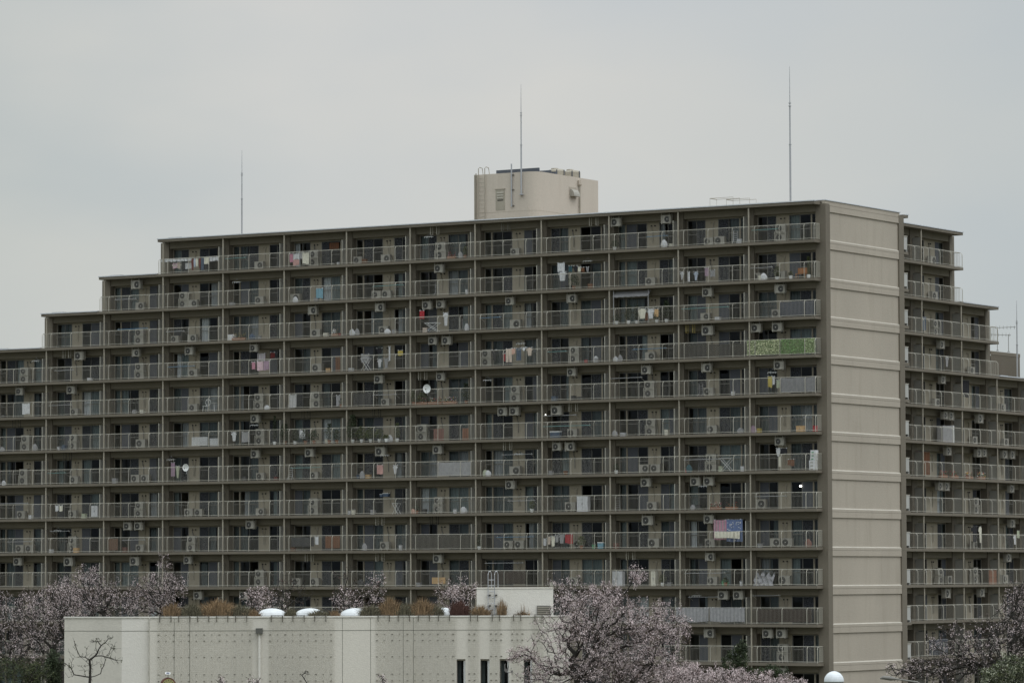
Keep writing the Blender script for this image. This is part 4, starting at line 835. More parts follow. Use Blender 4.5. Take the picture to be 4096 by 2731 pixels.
for a, b, c, d in ((edges[0][0], 1.0, edges[1][0], 0.), (edges[1][0], 0., edges[2][0], .18)): W_.poly([(a, b-.003, 6.815), (c, d-.003, 6.815), (c, d-.003, 6.835), (a, b-.003, 6.835)], jx)
for a, b in ((xl-.03, 0), ):
    pass
W_.box(wx(601)-.02, xr+.03, -.03, .30, TOP+.001, TOP+.05, M_WB2)
for a, b, c, d in ((edges[0][0]-.03, 1.0, edges[1][0], 0.), (edges[1][0], 0., edges[2][0], .18)):
    v = [(a, b-.03, TOP+.001), (c, d-.03, TOP+.001), (c, d+.3, TOP+.001), (a, b+.3, TOP+.001), (a, b-.03, TOP+.05), (c, d-.03, TOP+.05), (c, d+.3, TOP+.05), (a, b+.3, TOP+.05)]
    for q in ((0,3,2,1),(4,5,6,7),(0,1,5,4),(1,2,6,5),(2,3,7,6),(3,0,4,7)): W_.poly([v[j] for j in q], M_WB2)
W_.build('wall', wbt)
for a, b, t in slots:
    f = MB(); f.box(a+.002, b-.002, .12, .17, t-.06, t-.002, M_PIPE); f.box(b-.07, b-.002, .12, .17, 0, t-.061, M_WHITE); f.box(a+.002, a+.03, .12, .17, 0, t-.061, M_FRAME); w_ = f.build('window', wbt)
    f = MB(); f.poly([(a+.03, .15, 0), (b-.07, .15, 0), (b-.07, .15, t-.06), (a+.03, .15, t-.06)], M_GLASS); f.build('pane', w_); f = MB(); f.box(a-.2, b+.2, .55, .57, 0, t, M_SCREEN); f.box(a+.05, a+(b-a)*.5, .40, .42, 0, t-.1, M_CURT); f.build('blind', w_)
# wire trellises with clips and staples
TR = [(631, 1010, 22), (1077, 1337, 8), (1504, 1825, 14), (1873, 1915, 2), (1960, 2003, 2), (2045, 2088, 2), (2131, 2173, 2)]
slx = [(a, b, t) for a, b, t in slots]
for p0, p1, ns in TR:
    a, b = wx(p0), wx(p1); m = MB()
    n = int((b-a)/.0585)
    for k in range(n+1): x = a+(b-a)*k/n; m.box(x-.0016, x+.0016, -.046, -.040, 4.2, TOP-.05, M_WIRE)
    z = 4.2
    while z < TOP-.05: m.box(a, b, -.039, -.033, z-.0016, z+.0016, M_WIRE); z += .072
    o = m.build('wire_trellis', wbt)
    m = MB()
    for z in (6.68, 6.45, 5.85, 5.20, 4.95):
        x = a+.02; q = 0
        while x < b: e = .045 if q % 2 == 0 or p1-p0 < 60 else .022; m.box(x-e*.4, x+e, -.032, -.0005, z-.008, z+.008, M_CLIP); x += .285 if p1-p0 > 60 else .19; q += 1
    m.build('clip', o, kind='stuff')
    nst = max(1, int((b-a)/.62)) if p1-p0 > 60 else 1; m = MB()
    for k in range(nst):
        s0 = a+.08+(b-a)*k/nst; sw = min(.42, (b-a)/nst*.68)
        for x in (s0, s0+sw): m.box(x-.014, x+.014, -.075, -.048, TOP-.16, TOP+.09, M_CLIP)
        m.box(s0, s0+sw, -.07, -.05, TOP+.07, TOP+.091, M_CLIP)
        for x in (s0, s0+sw): m.box(x-.014, x+.014, -.047, .2, TOP+.055, TOP+.075, M_CLIP)
    m.build('staple_bracket', o, kind='stuff')
m = MB(); px_ = wx(1038); m.tube([(px_, -.09, 0), (px_, -.09, 6.76)], .046, M_WB2, 10)
for z in (5.8, 4.9, 3): m.tube([(px_, -.09, z), (px_, -.09, z+.05)], .055, M_WB2, 10)
o = m.build('downpipe', wbt); m = MB(); m.box(px_-.125, px_+.125, -.22, -.001, 6.72, 6.92, mat('hopper_grey', (.10, .10, .09))); m.build('hopper', o)
# roof box with ladder and louvre
m = MB(); bx0, bx1 = wx(1908)-.02, wx(2212)+.02; m.box(bx0, bx1, .9, 5.5, 6.95, 8.36, M_WB2); m.box(bx0-.02, bx1+.02, .88, 5.52, 8.361, 8.39, M_WB)
m.box(bx1-.62, bx1-.10, .86, .898, 7.30, 7.72, M_FRAME)
for q in range(5): m.box(bx1-.60, bx1-.12, .83, .86, 7.33+q*.075, 7.36+q*.075, M_PIPE)
o = m.build('roof_house', wbt)
m = MB()
for x in (wx(1952), wx(1978)):
    m.tube([(x, .78, 7.0), (x, .78, 8.9), (x+.03, .84, 9.0), (x+.09, .93, 9.02), (x+.13, 1.0, 8.9), (x+.13, 1.02, 8.4)], .018, M_METAL, 6)
z = 7.15
while z < 8.8: m.tube([(wx(1952), .78, z), (wx(1978), .78, z)], .012, M_METAL, 4); z += .22
for x in (wx(1952), wx(1978)):
    for z in (7.7, 8.1): m.box(x-.02, x+.1, .79, .899, z, z+.04, M_DARK)
m.build('ladder', o)
for i, (p0, p1) in enumerate(((1028, 1147), (1180, 1300), (1362, 1480), (1742, 1822))):
    t = MB(); cx_, r_ = (wx(p0)+wx(p1))/2*1.016, (wx(p1)-wx(p0))/2*1.12; N = 20; cy = 2.4; base = 7.27
    t.box(cx_-r_*.98, cx_+r_*.98, cy-r_*.98, cy+r_*.98, 6.95, base+.03, M_METAL)
    for a in range(6):
        for b in range(N):
            P = lambda a, b: (cx_+r_*math.cos(a*math.pi/12)*math.cos(2*math.pi*b/N), cy+r_*math.cos(a*math.pi/12)*math.sin(2*math.pi*b/N), base+.031+.34*math.sin(a*math.pi/12))
            t.poly([P(a, b), P(a, b+1), P(a+1, b+1), P(a+1, b)], mat('skylight_acrylic', (.60, .63, .65), .45, .12, 2.5, 1))
    for q in (-.5, -.2, .2, .5): t.box(cx_+r_*q-.02, cx_+r_*q+.02, cy-r_*1.0, cy-r_*.975, base+.04, base+.07, M_DARK)
    t.build('skylight_dome', wbt)
def grass_clump(px, w, h, mt, label, y=WY+.9, spiky=False, n=420):
    m = MB(); x0 = at(px, 2440, y).x
    for k in range(n):
        a = rnd.uniform(-1, 1); bx_ = Vector((a*w*.36, rnd.uniform(-.25, .25), 0)); hh = h*rnd.uniform(.55, 1.0)*(1-.25*abs(a)); lean = a*w*(.28 if not spiky else .12)+rnd.gauss(0, .04 if spiky else .09)
        mid = bx_+Vector((lean*.5, rnd.gauss(0, .04), hh*.75)); tip = bx_+Vector((lean*(1.0 if spiky else 1.15), rnd.gauss(0, .08), hh if spiky else hh*rnd.uniform(.75, 1.0)))
        e = Vector((.009, 0, 0)); m.poly([bx_-e, bx_+e, mid+e*.8, mid-e*.8], mt); m.poly([mid-e*.8, mid+e*.8, tip], mt)
    o = m.build('grass_clump', loc=(x0, y, 6.99)); tag(o, label, 'grass clump', 'grasses of the roof garden'); return o
GC = [(690, .55, .62, M_GRASSB, 'wispy pale brown grass clump at the left end of the roof garden'), (772, .75, .62, M_GRASSO, 'dark olive grass clump, second from left on the white roof'), (838, .6, .45, M_GRASSB, 'small brown clump between the olive and the large brown one'), (872, 1.15, .78, M_GRASSB, 'largest round brown grass clump on the left of the roof'), (955, .8, .55, M_GRASSO, 'low brown olive clump right of the largest round one'), (1005, .6, .35, M_GRASSB, 'low reddish clump touching the first skylight dome'), (1160, .35, .4, M_GRASSO, 'thin clump between the first and second skylight domes'),
      (1278, .75, .30, M_GRASSO, 'low olive clump in front of the second skylight dome'), (1338, .3, .3, M_GRASSB, 'small brown clump left of the third skylight dome'), (1482, .75, .50, M_GRASSO, 'greyish clump right of the third skylight dome'), (1560, .65, .85, M_GRASSB, 'tall orange brown grass clump mid roof'), (1620, .75, .6, M_GRASSO, 'grey green clump right of the tall orange grass'), (1690, .8, .78, M_GRASSB, 'tall brown clump left of the fourth skylight dome'), (1745, .5, .5, M_GRASSO, 'low clump covering the fourth dome'), (1838, .65, .72, mat('dark_red_leaves', (.07, .03, .022)), 'dark reddish shrub left of the roof house'), (1925, .65, .50, M_GRASSB, 'round straw coloured clump before the roof house'), (2092, .5, .22, M_GRASSB, 'low sparse brown clump under the louvre')]
for px, w, h, mt, l in GC: grass_clump(px, w*1.0, h*1.0+.44, mt, l, n=int(1500*w))
grass_clump(2006, .42, 1.15, M_GRASSB, 'upright spiky grass clump right of the roof ladder', spiky=True, n=160); grass_clump(2095, .5, .95, M_GRASSB, 'sparse upright stalks under the louvre', spiky=True, n=26)
m = MB(); m.box(-.07, .07, -.05, .05, 0, .42, M_WHITE); m.box(-.05, .05, -.056, -.051, .05, .37, M_ACS); m.tube([(0, .02, -.4), (0, .02, 0)], .02, M_METAL, 5); o = m.build('meter_box', loc=(at(1869, 2430, WY+1.2).x, WY+1.2, 7.35)); tag(o, 'small white meter box on the white roof beside the reddish shrub', 'meter box')

# ------------------------------------------------------------------ park clock, lamps, bird ornament
p = at(672, 2731, 140); ck = thing('park_clock', 'rusty round drum clock on a post with a small solar panel on top', 'clock', (p.x, 140, 0), R(12))
cz = at(672, 2708, 140).z - .26; rust = mat('rusty_paint', (.12, .045, .03), .7, .25, 6); face = mat('clock_face', (.30, .28, .12), .6)
m = MB(); m.tube([(-.04, 0, 0), (-.04, 0, cz-.2)], .05, rust, 8); m.build('post', ck)
m = MB(); m.disc((0, cz), .255, (-.13, .13), rust, 28); m.disc((0, cz), .262, (-.15, -.11), rust, 28); m.disc((0, cz), .262, (.09, .13), rust, 28); m.build('case', ck)
m = MB(); m.disc((0, cz), .215, (-.156, -.151), face, 28)
for h in range(12):
    a = h*math.pi/6; m.box(.17*math.sin(a)-.011, .17*math.sin(a)+.011, -.160, -.1565, cz+.17*math.cos(a)-.02, cz+.17*math.cos(a)+.02, M_DARK)
dl = m.build('dial', ck)
m = MB()
for a, l in ((R(200), .15), (R(25), .10)): m.poly([(-.012*math.cos(a), -.163, cz+.012*math.sin(a)), (.012*math.cos(a), -.163, cz-.012*math.sin(a)), (.004*math.cos(a)+l*math.sin(a), -.163, cz-.004*math.sin(a)+l*math.cos(a)), (-.004*math.cos(a)+l*math.sin(a), -.163, cz+.004*math.sin(a)+l*math.cos(a))], M_DARK)
m.build('hands', dl)
m = MB(); m.tube([(0, 0, cz+.26), (0, 0, cz+.40)], .012, M_DARK, 5); m.poly([(-.10, -.05, cz+.38), (.07, -.05, cz+.37), (.09, .07, cz+.44), (-.08, .07, cz+.45)], M_WHITE); m.poly([(-.07, -.03, cz+.392), (.05, -.03, cz+.385), (.065, .05, cz+.432), (-.055, .05, cz+.44)], mat('solar_cell', (.03, .035, .08), .3)); m.build('solar_panel', ck)
p = at(3336, 2731, 100); lm = thing('globe_lamp', 'park lamp with a white half dome cap in front of the blank end wall', 'street lamp', (p.x, 100, 0)); lz = at(3336, 2723, 100).z; rr = 40/FPX*100
m = MB(); N = 24
for a in range(7):
    for b in range(N):
        P = lambda a, b: (rr*math.cos(a*math.pi/14)*math.cos(2*math.pi*b/N), rr*math.cos(a*math.pi/14)*math.sin(2*math.pi*b/N), lz+rr*1.0*math.sin(a*math.pi/14))
        m.poly([P(a, b), P(a, b+1), P(a+1, b+1), P(a+1, b)], mat('dome_cap', (.70, .74, .78), .5, .1, 3))
m.tube([(0, 0, lz-.012), (0, 0, lz)], rr*1.01, M_METAL, 24); m.build('cap', lm, smooth=False)
m = MB(); m.tube([(0, 0, lz-.30), (0, 0, lz-.013)], [rr*.7, rr*.97], mat('frosted_shade', (.30, .29, .25), .4), 24); m.build('lamp_shade', lm)
m = MB(); m.tube([(0, 0, 0), (0, 0, lz-.29)], .045, M_DARK, 8); m.build('post', lm)
p = at(3545, 2712, 130); sl = thing('street_lamp', 'dark street lamp with a long arm, half hidden in branches by the end wall', 'street lamp', (p.x+2.0, 130, 0)); z = p.z
m = MB(); m.tube([(-2.2, 0, z), (-2.1, 0, z+.03), (-1.85, 0, z), (-1.65, 0, z-.02)], [.02, .06, .07, .03], M_FRAME, 8); m.build('lamp_head', sl)
m = MB(); m.tube([(-1.66, 0, z-.02), (-1.0, 0, z-.12), (-.4, 0, z-.5), (0, 0, z-1.6), (0, 0, 0)], [.025, .03, .04, .05, .07], M_FRAME, 7); m.build('post', sl)
p = at(2031, 2731, 138); bd = thing('bird_ornament', 'grey metal bird silhouettes, one large and one small, on a dark post', 'ornament', (p.x, 138, 0)); bz = at(2031, 2688, 138).z; k = 138/FPX
grey = mat('bird_metal', (.14, .135, .13), .6)
m = MB(); m.tube([(0, 0, 0), (0, 0, bz-.02), (0, 0, bz)], [.02, .02, .035], M_DARK, 6); m.tube([(-.02, 0, bz), (.2, 0, bz)], .008, M_DARK, 4); m.build('post', bd)
m = MB(); O = [(-13, 22), (-13.5, 8), (-9, 1), (-4, 0), (1, 5), (4, 20), (4.5, 36), (2, 26), (-2, 16), (-6, 13), (-9, 17), (-10, 27), (-8, 36), (-14, 32)]
m.prism([(a*k, bz+b*k) for a, b in O[::-1]], 'y', -.012, .012, grey); m.build('large_bird', bd)
m = MB(); O = [(12, 1), (15, -1), (19, 0), (21, 5), (20, 11), (17, 7), (14.5, 8), (13.5, 13), (15.5, 17), (14, 20), (12, 18), (12.5, 12), (11.5, 6)]
m.prism([(a*k, bz+b*k) for a, b in O[::-1]], 'y', -.012, .012, grey); m.build('small_bird', bd)

# ------------------------------------------------------------------ trees
def make_tree(name, label, cat, base, forks, blobs, natt, seed, bark, foliage, step=.35, tip=.006, expo=2.25, group=None, trunk_h=2.0, up=.18, wob=.10):
    """grow limbs from the trunk towards points scattered through the crown volume; foliage = list of (material, count, size, spread, share)"""
    rg = np.random.RandomState(seed); base = np.array(base, float)
    nodes = [base]; par = [-1]; plen = [0.]
    fr = base.copy(); seg = 6; first = np.array(forks[0], float)
    for q in range(1, seg+1):
        c = base + (first-base)*q/seg + rg.normal(0, .05, 3)*[1, 1, 0]; nodes.append(c); par.append(len(nodes)-2); plen.append(plen[-1]+np.linalg.norm(c-nodes[-2]))
    att = []
    tot = sum(b[2] for b in blobs)
    for c, r, wgt in blobs:
        n = int(natt*wgt/tot); d = rg.normal(size=(n, 3)); d /= np.linalg.norm(d, axis=1)[:, None]; rad = rg.rand(n)**.42
        att.append(np.array(c)+d*rad[:, None]*np.array(r))
    att = np.vstack([np.array(forks[1:]).reshape(-1, 3), np.vstack(att)])
    nf = len(forks)-1
    order = list(range(nf)) + [nf+i for i in np.argsort(np.linalg.norm(att[nf:]-first, axis=1) + rg.rand(len(att)-nf)*1.2)]
    for i in order:
        a = att[i]; N_ = np.array(nodes); d = np.linalg.norm(N_-a, axis=1); cost = d + .22*np.array(plen); cost[:4] += 50
        pen = np.clip(N_[:, 2]-a[2]-.1, 0, None)*.5; j = int(np.argmin(cost+pen)); p0 = N_[j]; dist = d[j]
        k = max(1, int(math.ceil(dist/step))); pj = j; sag = up*dist; off = rg.normal(0, wob*min(dist, 1.5), 3)
        for q in range(1, k+1):
            u = q/k; c = p0+(a-p0)*u; bend = math.sin(math.pi*u); c = c + off*bend + np.array([0, 0, -sag*bend*.5]) + rg.normal(0, .035*step/.35, 3)
            nodes.append(c); par.append(pj); plen.append(plen[pj]+dist/k); pj = len(nodes)-1
    N_ = np.array(nodes); par = np.array(par); n = len(N_); acc = np.zeros(n)
    child = np.zeros(n, int)
    for i in range(n-1, 0, -1):
        r = max(acc[i], tip**expo); acc[i] = r; acc[par[i]] += r; child[par[i]] += 1
    rad = np.maximum(acc, tip**expo)**(1/expo); rad[0] = rad[1]*1.25
    root = thing(name, label, cat, base, 0, group)
    # limbs
    K = 5; ang = np.arange(K)*2*math.pi/K; i1 = np.arange(1, n); A = N_[par[i1]]; B = N_[i1]; D = B-A; L = np.linalg.norm(D, axis=1)[:, None]+1e-9; D = D/L
    ref = np.where(np.abs(D[:, 2:3]) < .9, np.array([[0, 0, 1.]]), np.array([[1., 0, 0]])); E_ = np.cross(D, ref); E_ /= np.linalg.norm(E_, axis=1)[:, None]+1e-9; G = np.cross(D, E_)
    ra = np.minimum(rad[par[i1]], rad[i1]*1.35); rb = rad[i1]
    ring = E_[:, None, :]*np.cos(ang)[None, :, None] + G[:, None, :]*np.sin(ang)[None, :, None]
    VA = (A-D*.01)[:, None, :]+ring*ra[:, None, None]; VB = (B+D*.01)[:, None, :]+ring*rb[:, None, None]
    V = np.concatenate([VA, VB], 1).reshape(-1, 3)-base; m_ = len(i1); o_ = (np.arange(m_)*2*K)[:, None]; jj = np.arange(K)
    F = np.stack([o_+jj, o_+(jj+1) % K, o_+K+(jj+1) % K, o_+K+jj], -1).reshape(-1, 4)
    np_mesh('trunk', V, F, [bark], parent=root)
    # crown: small petals or leaves clustered along the thin twigs
    thin = np.where(rad < tip*3.2)[0]; thin = thin[thin > 6]
    allV, allF, allM = [], [], []; mats = []; off = 0
    for mt, cnt, size, spread, share in foliage:
        if mt not in mats: mats.append(mt)
        nc = max(1, int(cnt/5)); w = (.25+rg.rand(len(thin))**2.2); w /= w.sum()
        idx = rg.choice(thin, nc, p=w); t = rg.rand(nc)[:, None]; cc = N_[idx]*t + N_[par[idx]]*(1-t) + rg.normal(0, spread*.6, (nc, 3))
        c = np.repeat(cc, 5, 0) + rg.normal(0, spread*.5, (nc*5, 3)); s_ = size*(.6+.8*rg.rand(len(c)))[:, None]
        a = rg.normal(size=c.shape); a /= np.linalg.norm(a, axis=1)[:, None]; b = np.cross(a, rg.normal(size=c.shape)); b /= np.linalg.norm(b, axis=1)[:, None]+1e-9
        Q = np.stack([c-a*s_, c-b*s_*.7, c+a*s_, c+b*s_*.7], 1).reshape(-1, 3)-base
        allV.append(Q); allF.append((np.arange(len(c))*4)[:, None]+np.arange(4)+off); off += len(Q); allM += [mats.index(mt)]*len(c)
    np_mesh('crown', np.vstack(allV), np.vstack(allF), mats, allM, parent=root)
    return root
def bl(px, py, Y, rx, ry, wgt=1., rd=None):
    c = at(px, py, Y); k = Y/FPX; return (tuple(c), (rx*k, (rd or max(rx, ry))*k*.8, ry*k), wgt)
def P3(px, py, Y, dy=0): c = at(px, py, Y); return (c.x, Y+dy, c.z)
def ground(px, Y): c = at(px, 2700, Y); return (c.x, Y, 0.)
CG = 'cherry trees in blossom'
def blos(n, s=.026, sp=.08): return [(M_BLOS, int(n*.56), s*.80, sp*1.15, 1), (M_BUD, int(n*.22), s*.65, sp*1.3, 1)]
# large tree at the right of the white building
make_tree('cherry_tree', 'large spreading cherry tree in blossom covering the right end of the white building', 'cherry tree', ground(2330, 128), [P3(2320, 2700, 128), P3(2280, 2640, 128), P3(2450, 2560, 128, .6), P3(2600, 2620, 128, -.5), P3(2560, 2690, 128)],
    [bl(2430, 2560, 128, 330, 190, 5), bl(2370, 2420, 128, 170, 90, 1.3), bl(2450, 2360, 128, 60, 50, .25), bl(2550, 2300, 128, 40, 60, .15), bl(2640, 2500, 128, 150, 120, 1.2), bl(2200, 2690, 128, 140, 70, 1), bl(2080, 2620, 128, 60, 40, .35), bl(2540, 2690, 128, 260, 90, 2.2), bl(2290, 2520, 128, 90, 70, .6)], 2600, 1, M_BARK, blos(88000, .020, .06), group=CG, tip=.0058, expo=2.12)
make_tree('cherry_tree', 'low dense cherry tree in blossom along the bottom, right of the large one', 'cherry tree', ground(2950, 124), [P3(2950, 2800, 124), P3(2800, 2760, 124), P3(3080, 2760, 124)],
    [bl(2880, 2715, 124, 190, 60, 2), bl(3080, 2740, 124, 170, 55, 1.6), bl(2720, 2700, 124, 110, 60, 1)], 700, 2, M_BARK, blos(36000, .020, .06), group=CG, tip=.0055)
# left group behind the white building
make_tree('cherry_tree', 'cherry tree with blossom at the far left edge', 'cherry tree', ground(20, 176), [P3(60, 2640, 176), P3(-40, 2560, 176), P3(120, 2560, 176)], [bl(40, 2480, 176, 170, 130, 2), bl(80, 2600, 176, 150, 70, 1), bl(150, 2400, 176, 80, 60, .6)], 950, 3, M_BARK, blos(9720, .024, .09), group=CG, tip=.007)
make_tree('cherry_tree', 'cherry tree leaning left with thick dark limbs beside the white building', 'cherry tree', ground(300, 172), [P3(240, 2640, 172), P3(120, 2530, 172), P3(220, 2500, 172), P3(60, 2480, 172)], [bl(200, 2450, 172, 160, 100, 2), bl(150, 2560, 172, 130, 70, 1), bl(240, 2360, 172, 70, 50, .5)], 950, 4, M_BARK, blos(11016, .024, .09), group=CG, tip=.007)
make_tree('cherry_tree', 'tall blossoming cherry tree behind the left end of the white building', 'cherry tree', ground(420, 180), [P3(420, 2450, 180), P3(350, 2380, 180), P3(460, 2340, 180)], [bl(340, 2365, 180, 150, 85, 2), bl(360, 2290, 180, 55, 45, .35), bl(420, 2420, 180, 170, 70, 1.2), bl(290, 2430, 180, 120, 70, 1)], 1200, 5, M_BARK, blos(14500, .024, .09), group=CG, tip=.007)
make_tree('cherry_tree', 'blossoming cherry tree with a thin spire behind the white building, left of its grasses', 'cherry tree', ground(640, 184), [P3(650, 2430, 184), P3(600, 2370, 184), P3(690, 2330, 184)], [bl(620, 2365, 184, 130, 75, 2), bl(560, 2410, 184, 140, 60, 1), bl(700, 2330, 184, 60, 50, .5), bl(650, 2245, 184, 35, 50, .12), bl(650, 2430, 184, 90, 40, .6)], 1050, 6, M_BARK, blos(11500, .024, .09), group=CG, tip=.007)
SM = [(1030, 60, 60, 2390, 2400, 'small blossoming cherry left of the first pair of domes'), (1500, 65, 85, 2360, 1200, 'slender sparse cherry behind the middle of the white roof'), (1390, 75, 65, 2400, 2000, 'small cherry with pale blossom behind the third dome'), (1830, 105, 70, 2370, 3600, 'bushy cherry behind the roof left of the roof house'), (1110, 70, 60, 2400, 700, 'faint cherry behind the second dome')]
for i, (px, rx, ry, py, n, l) in enumerate(SM):
    make_tree('cherry_tree', l, 'cherry tree', ground(px, 178+i*2), [P3(px, py+70, 178+i*2), P3(px-20, py+20, 178+i*2)], [bl(px, py, 178+i*2, rx, ry, 1)], 170 if n > 1500 else 110, 20+i, M_BARK, blos(n, .03, .09), group='small cherry trees behind the white roof', tip=.007)
make_tree('bare_tree', 'leafless dark shrub with upright twigs between the first two domes', 'tree', ground(1150, 170), [P3(1150, 2480, 170), P3(1130, 2420, 170)], [bl(1160, 2370, 170, 110, 90, 1)], 110, 31, M_BARK, [(M_BUD, 200, .02, .05, 1)], group='bare trees behind the white roof', tip=.007)
make_tree('bare_tree', 'leafless upright twigs in front of the tenth floor, above the third dome', 'tree', ground(1420, 171), [P3(1420, 2480, 171), P3(1400, 2420, 171)], [bl(1400, 2350, 171, 100, 100, 1)], 90, 32, M_BARK, [(M_BUD, 200, .02, .05, 1)], group='bare trees behind the white roof', tip=.007)
make_tree('cherry_tree', 'sparse thin cherry behind the large one and the roof house', 'cherry tree', ground(2280, 170), [P3(2270, 2450, 170), P3(2280, 2400, 170)], [bl(2260, 2370, 170, 110, 80, 1)], 190, 33, M_BARK, blos(2600, .028, .08), group='small cherry trees behind the white roof', tip=.007)
# right group
make_tree('cherry_tree', 'wide dark cherry tree with sparse blossom before the wing at the right', 'cherry tree', ground(3990, 150), [P3(3960, 2700, 150), P3(3850, 2620, 150), P3(4050, 2600, 150), P3(3780, 2680, 150)], [bl(3880, 2590, 150, 200, 120, 2.2), bl(4060, 2500, 150, 120, 120, 1.3), bl(3760, 2680, 150, 160, 60, 1.2), bl(4080, 2380, 150, 70, 70, .5), bl(3620, 2680, 150, 90, 45, .35)], 2000, 7, M_BARK, blos(11500, .024, .07), group=CG, tip=.0075)
make_tree('cherry_tree', 'tall cherry tree cut by the right edge, with bare upper twigs', 'cherry tree', ground(4150, 158), [P3(4120, 2600, 158), P3(4080, 2480, 158)], [bl(4090, 2440, 158, 110, 110, 1.2), bl(4120, 2560, 158, 130, 110, 1)], 1100, 8, M_BARK, blos(4200, .024, .07), group=CG, tip=.0075)
# shrubs, conifer, bare tree in front of the white wall
make_tree('flowering_shrub', 'yellow green shrub with white flowers in the bottom right corner', 'shrub', ground(4060, 120), [P3(4060, 2760, 120), P3(4000, 2740, 120)], [bl(4050, 2680, 120, 100, 70, 1.5), bl(3960, 2710, 120, 60, 40, .5)], 240, 9, M_BARKG, [(M_LEAFD, 3500, .022, .07, 1), (M_LEAF, 3500, .020, .07, 1), (mat('shrub_flower', (.50, .52, .40)), 3200, .018, .07, 1)], group='leafy shrubs', tip=.005)
make_tree('leafy_shrub', 'olive green leafy shrub in the bottom left corner', 'shrub', ground(90, 160), [P3(90, 2760, 160), P3(60, 2700, 160)], [bl(70, 2680, 160, 130, 60, 2), bl(150, 2700, 160, 60, 50, .6)], 300, 10, M_BARKG, [(M_LEAF, 3600, .024, .10, 1), (M_LEAFD, 3000, .026, .10, 1)], group='leafy shrubs', tip=.006)
make_tree('leafy_shrub', 'dark green shrub against the left edge of the white building', 'shrub', ground(215, 166), [P3(215, 2740, 166), P3(210, 2690, 166)], [bl(212, 2665, 166, 36, 75, 1)], 150, 12, M_BARKG, [(M_LEAFD, 7500, .03, .08, 1)], group='leafy shrubs', tip=.006)
make_tree('pine_tree', 'dark green pine top above the low cherry, before the lowest balconies', 'pine tree', ground(2950, 150), [P3(2955, 2700, 150), P3(2950, 2640, 150)], [bl(2950, 2650, 150, 60, 60, 1), bl(2965, 2590, 150, 22, 30, .4), bl(2990, 2690, 150, 90, 30, .6)], 190, 13, M_BARK, [(M_LEAFD, 6500, .03, .07, 1), (M_LEAF, 900, .02, .07, 1)], tip=.006)
make_tree('pine_tree', 'second dark conifer behind the low cherry near the end wall', 'pine tree', ground(3100, 152), [P3(3100, 2730, 152), P3(3080, 2700, 152)], [bl(3090, 2690, 152, 70, 35, 1)], 120, 14, M_BARK, [(M_LEAFD, 3500, .03, .07, 1)], tip=.006)
make_tree('bare_tree', 'leafless tree with a few green buds standing against the left of the white wall', 'tree', ground(345, 141), [P3(355, 2740, 141), P3(358, 2690, 141), P3(300, 2700, 141), P3(360, 2640, 141), P3(395, 2610, 141), P3(250, 2640, 141), P3(460, 2640, 141)],
    [bl(360, 2640, 141, 60, 80, 1), bl(430, 2600, 141, 45, 45, .6), bl(280, 2650, 141, 45, 60, .6), bl(300, 2570, 141, 14, 25, .2), bl(465, 2620, 141, 25, 60, .4), bl(380, 2560, 141, 30, 14, .4), bl(440, 2550, 141, 20, 14, .3)], 210, 15, M_BARK, [(M_LEAF, 800, .014, .03, 1)], tip=.004, expo=1.85, wob=.03, up=-.10, step=.25)
make_tree('bare_tree', 'small bare twiggy tree tip in front of the middle trellis of the white wall', 'tree', ground(1222, 138), [P3(1220, 2735, 138), P3(1222, 2715, 138)], [bl(1220, 2690, 138, 18, 16, 1)], 14, 16, M_BARK, [(M_BUD, 10, .01, .02, 1)], tip=.006)
for i, (px, py, l) in enumerate(((880, 2725, 'blossoming twig tips at the bottom near the clock'), (1020, 2722, 'blossoming twig tips at the bottom beside the white downpipe'), (1530, 2715, 'blossoming twig tips at the bottom under the wide trellis'))):
    make_tree('cherry_tree', l, 'cherry tree', ground(px, 132), [P3(px+20, py+60, 132), P3(px+5, py+25, 132)], [bl(px, py, 132, 40, 24, 1)], 26, 40+i, M_BARK, blos(330, .02, .05), group='young cherry tips along the bottom', tip=.0055)

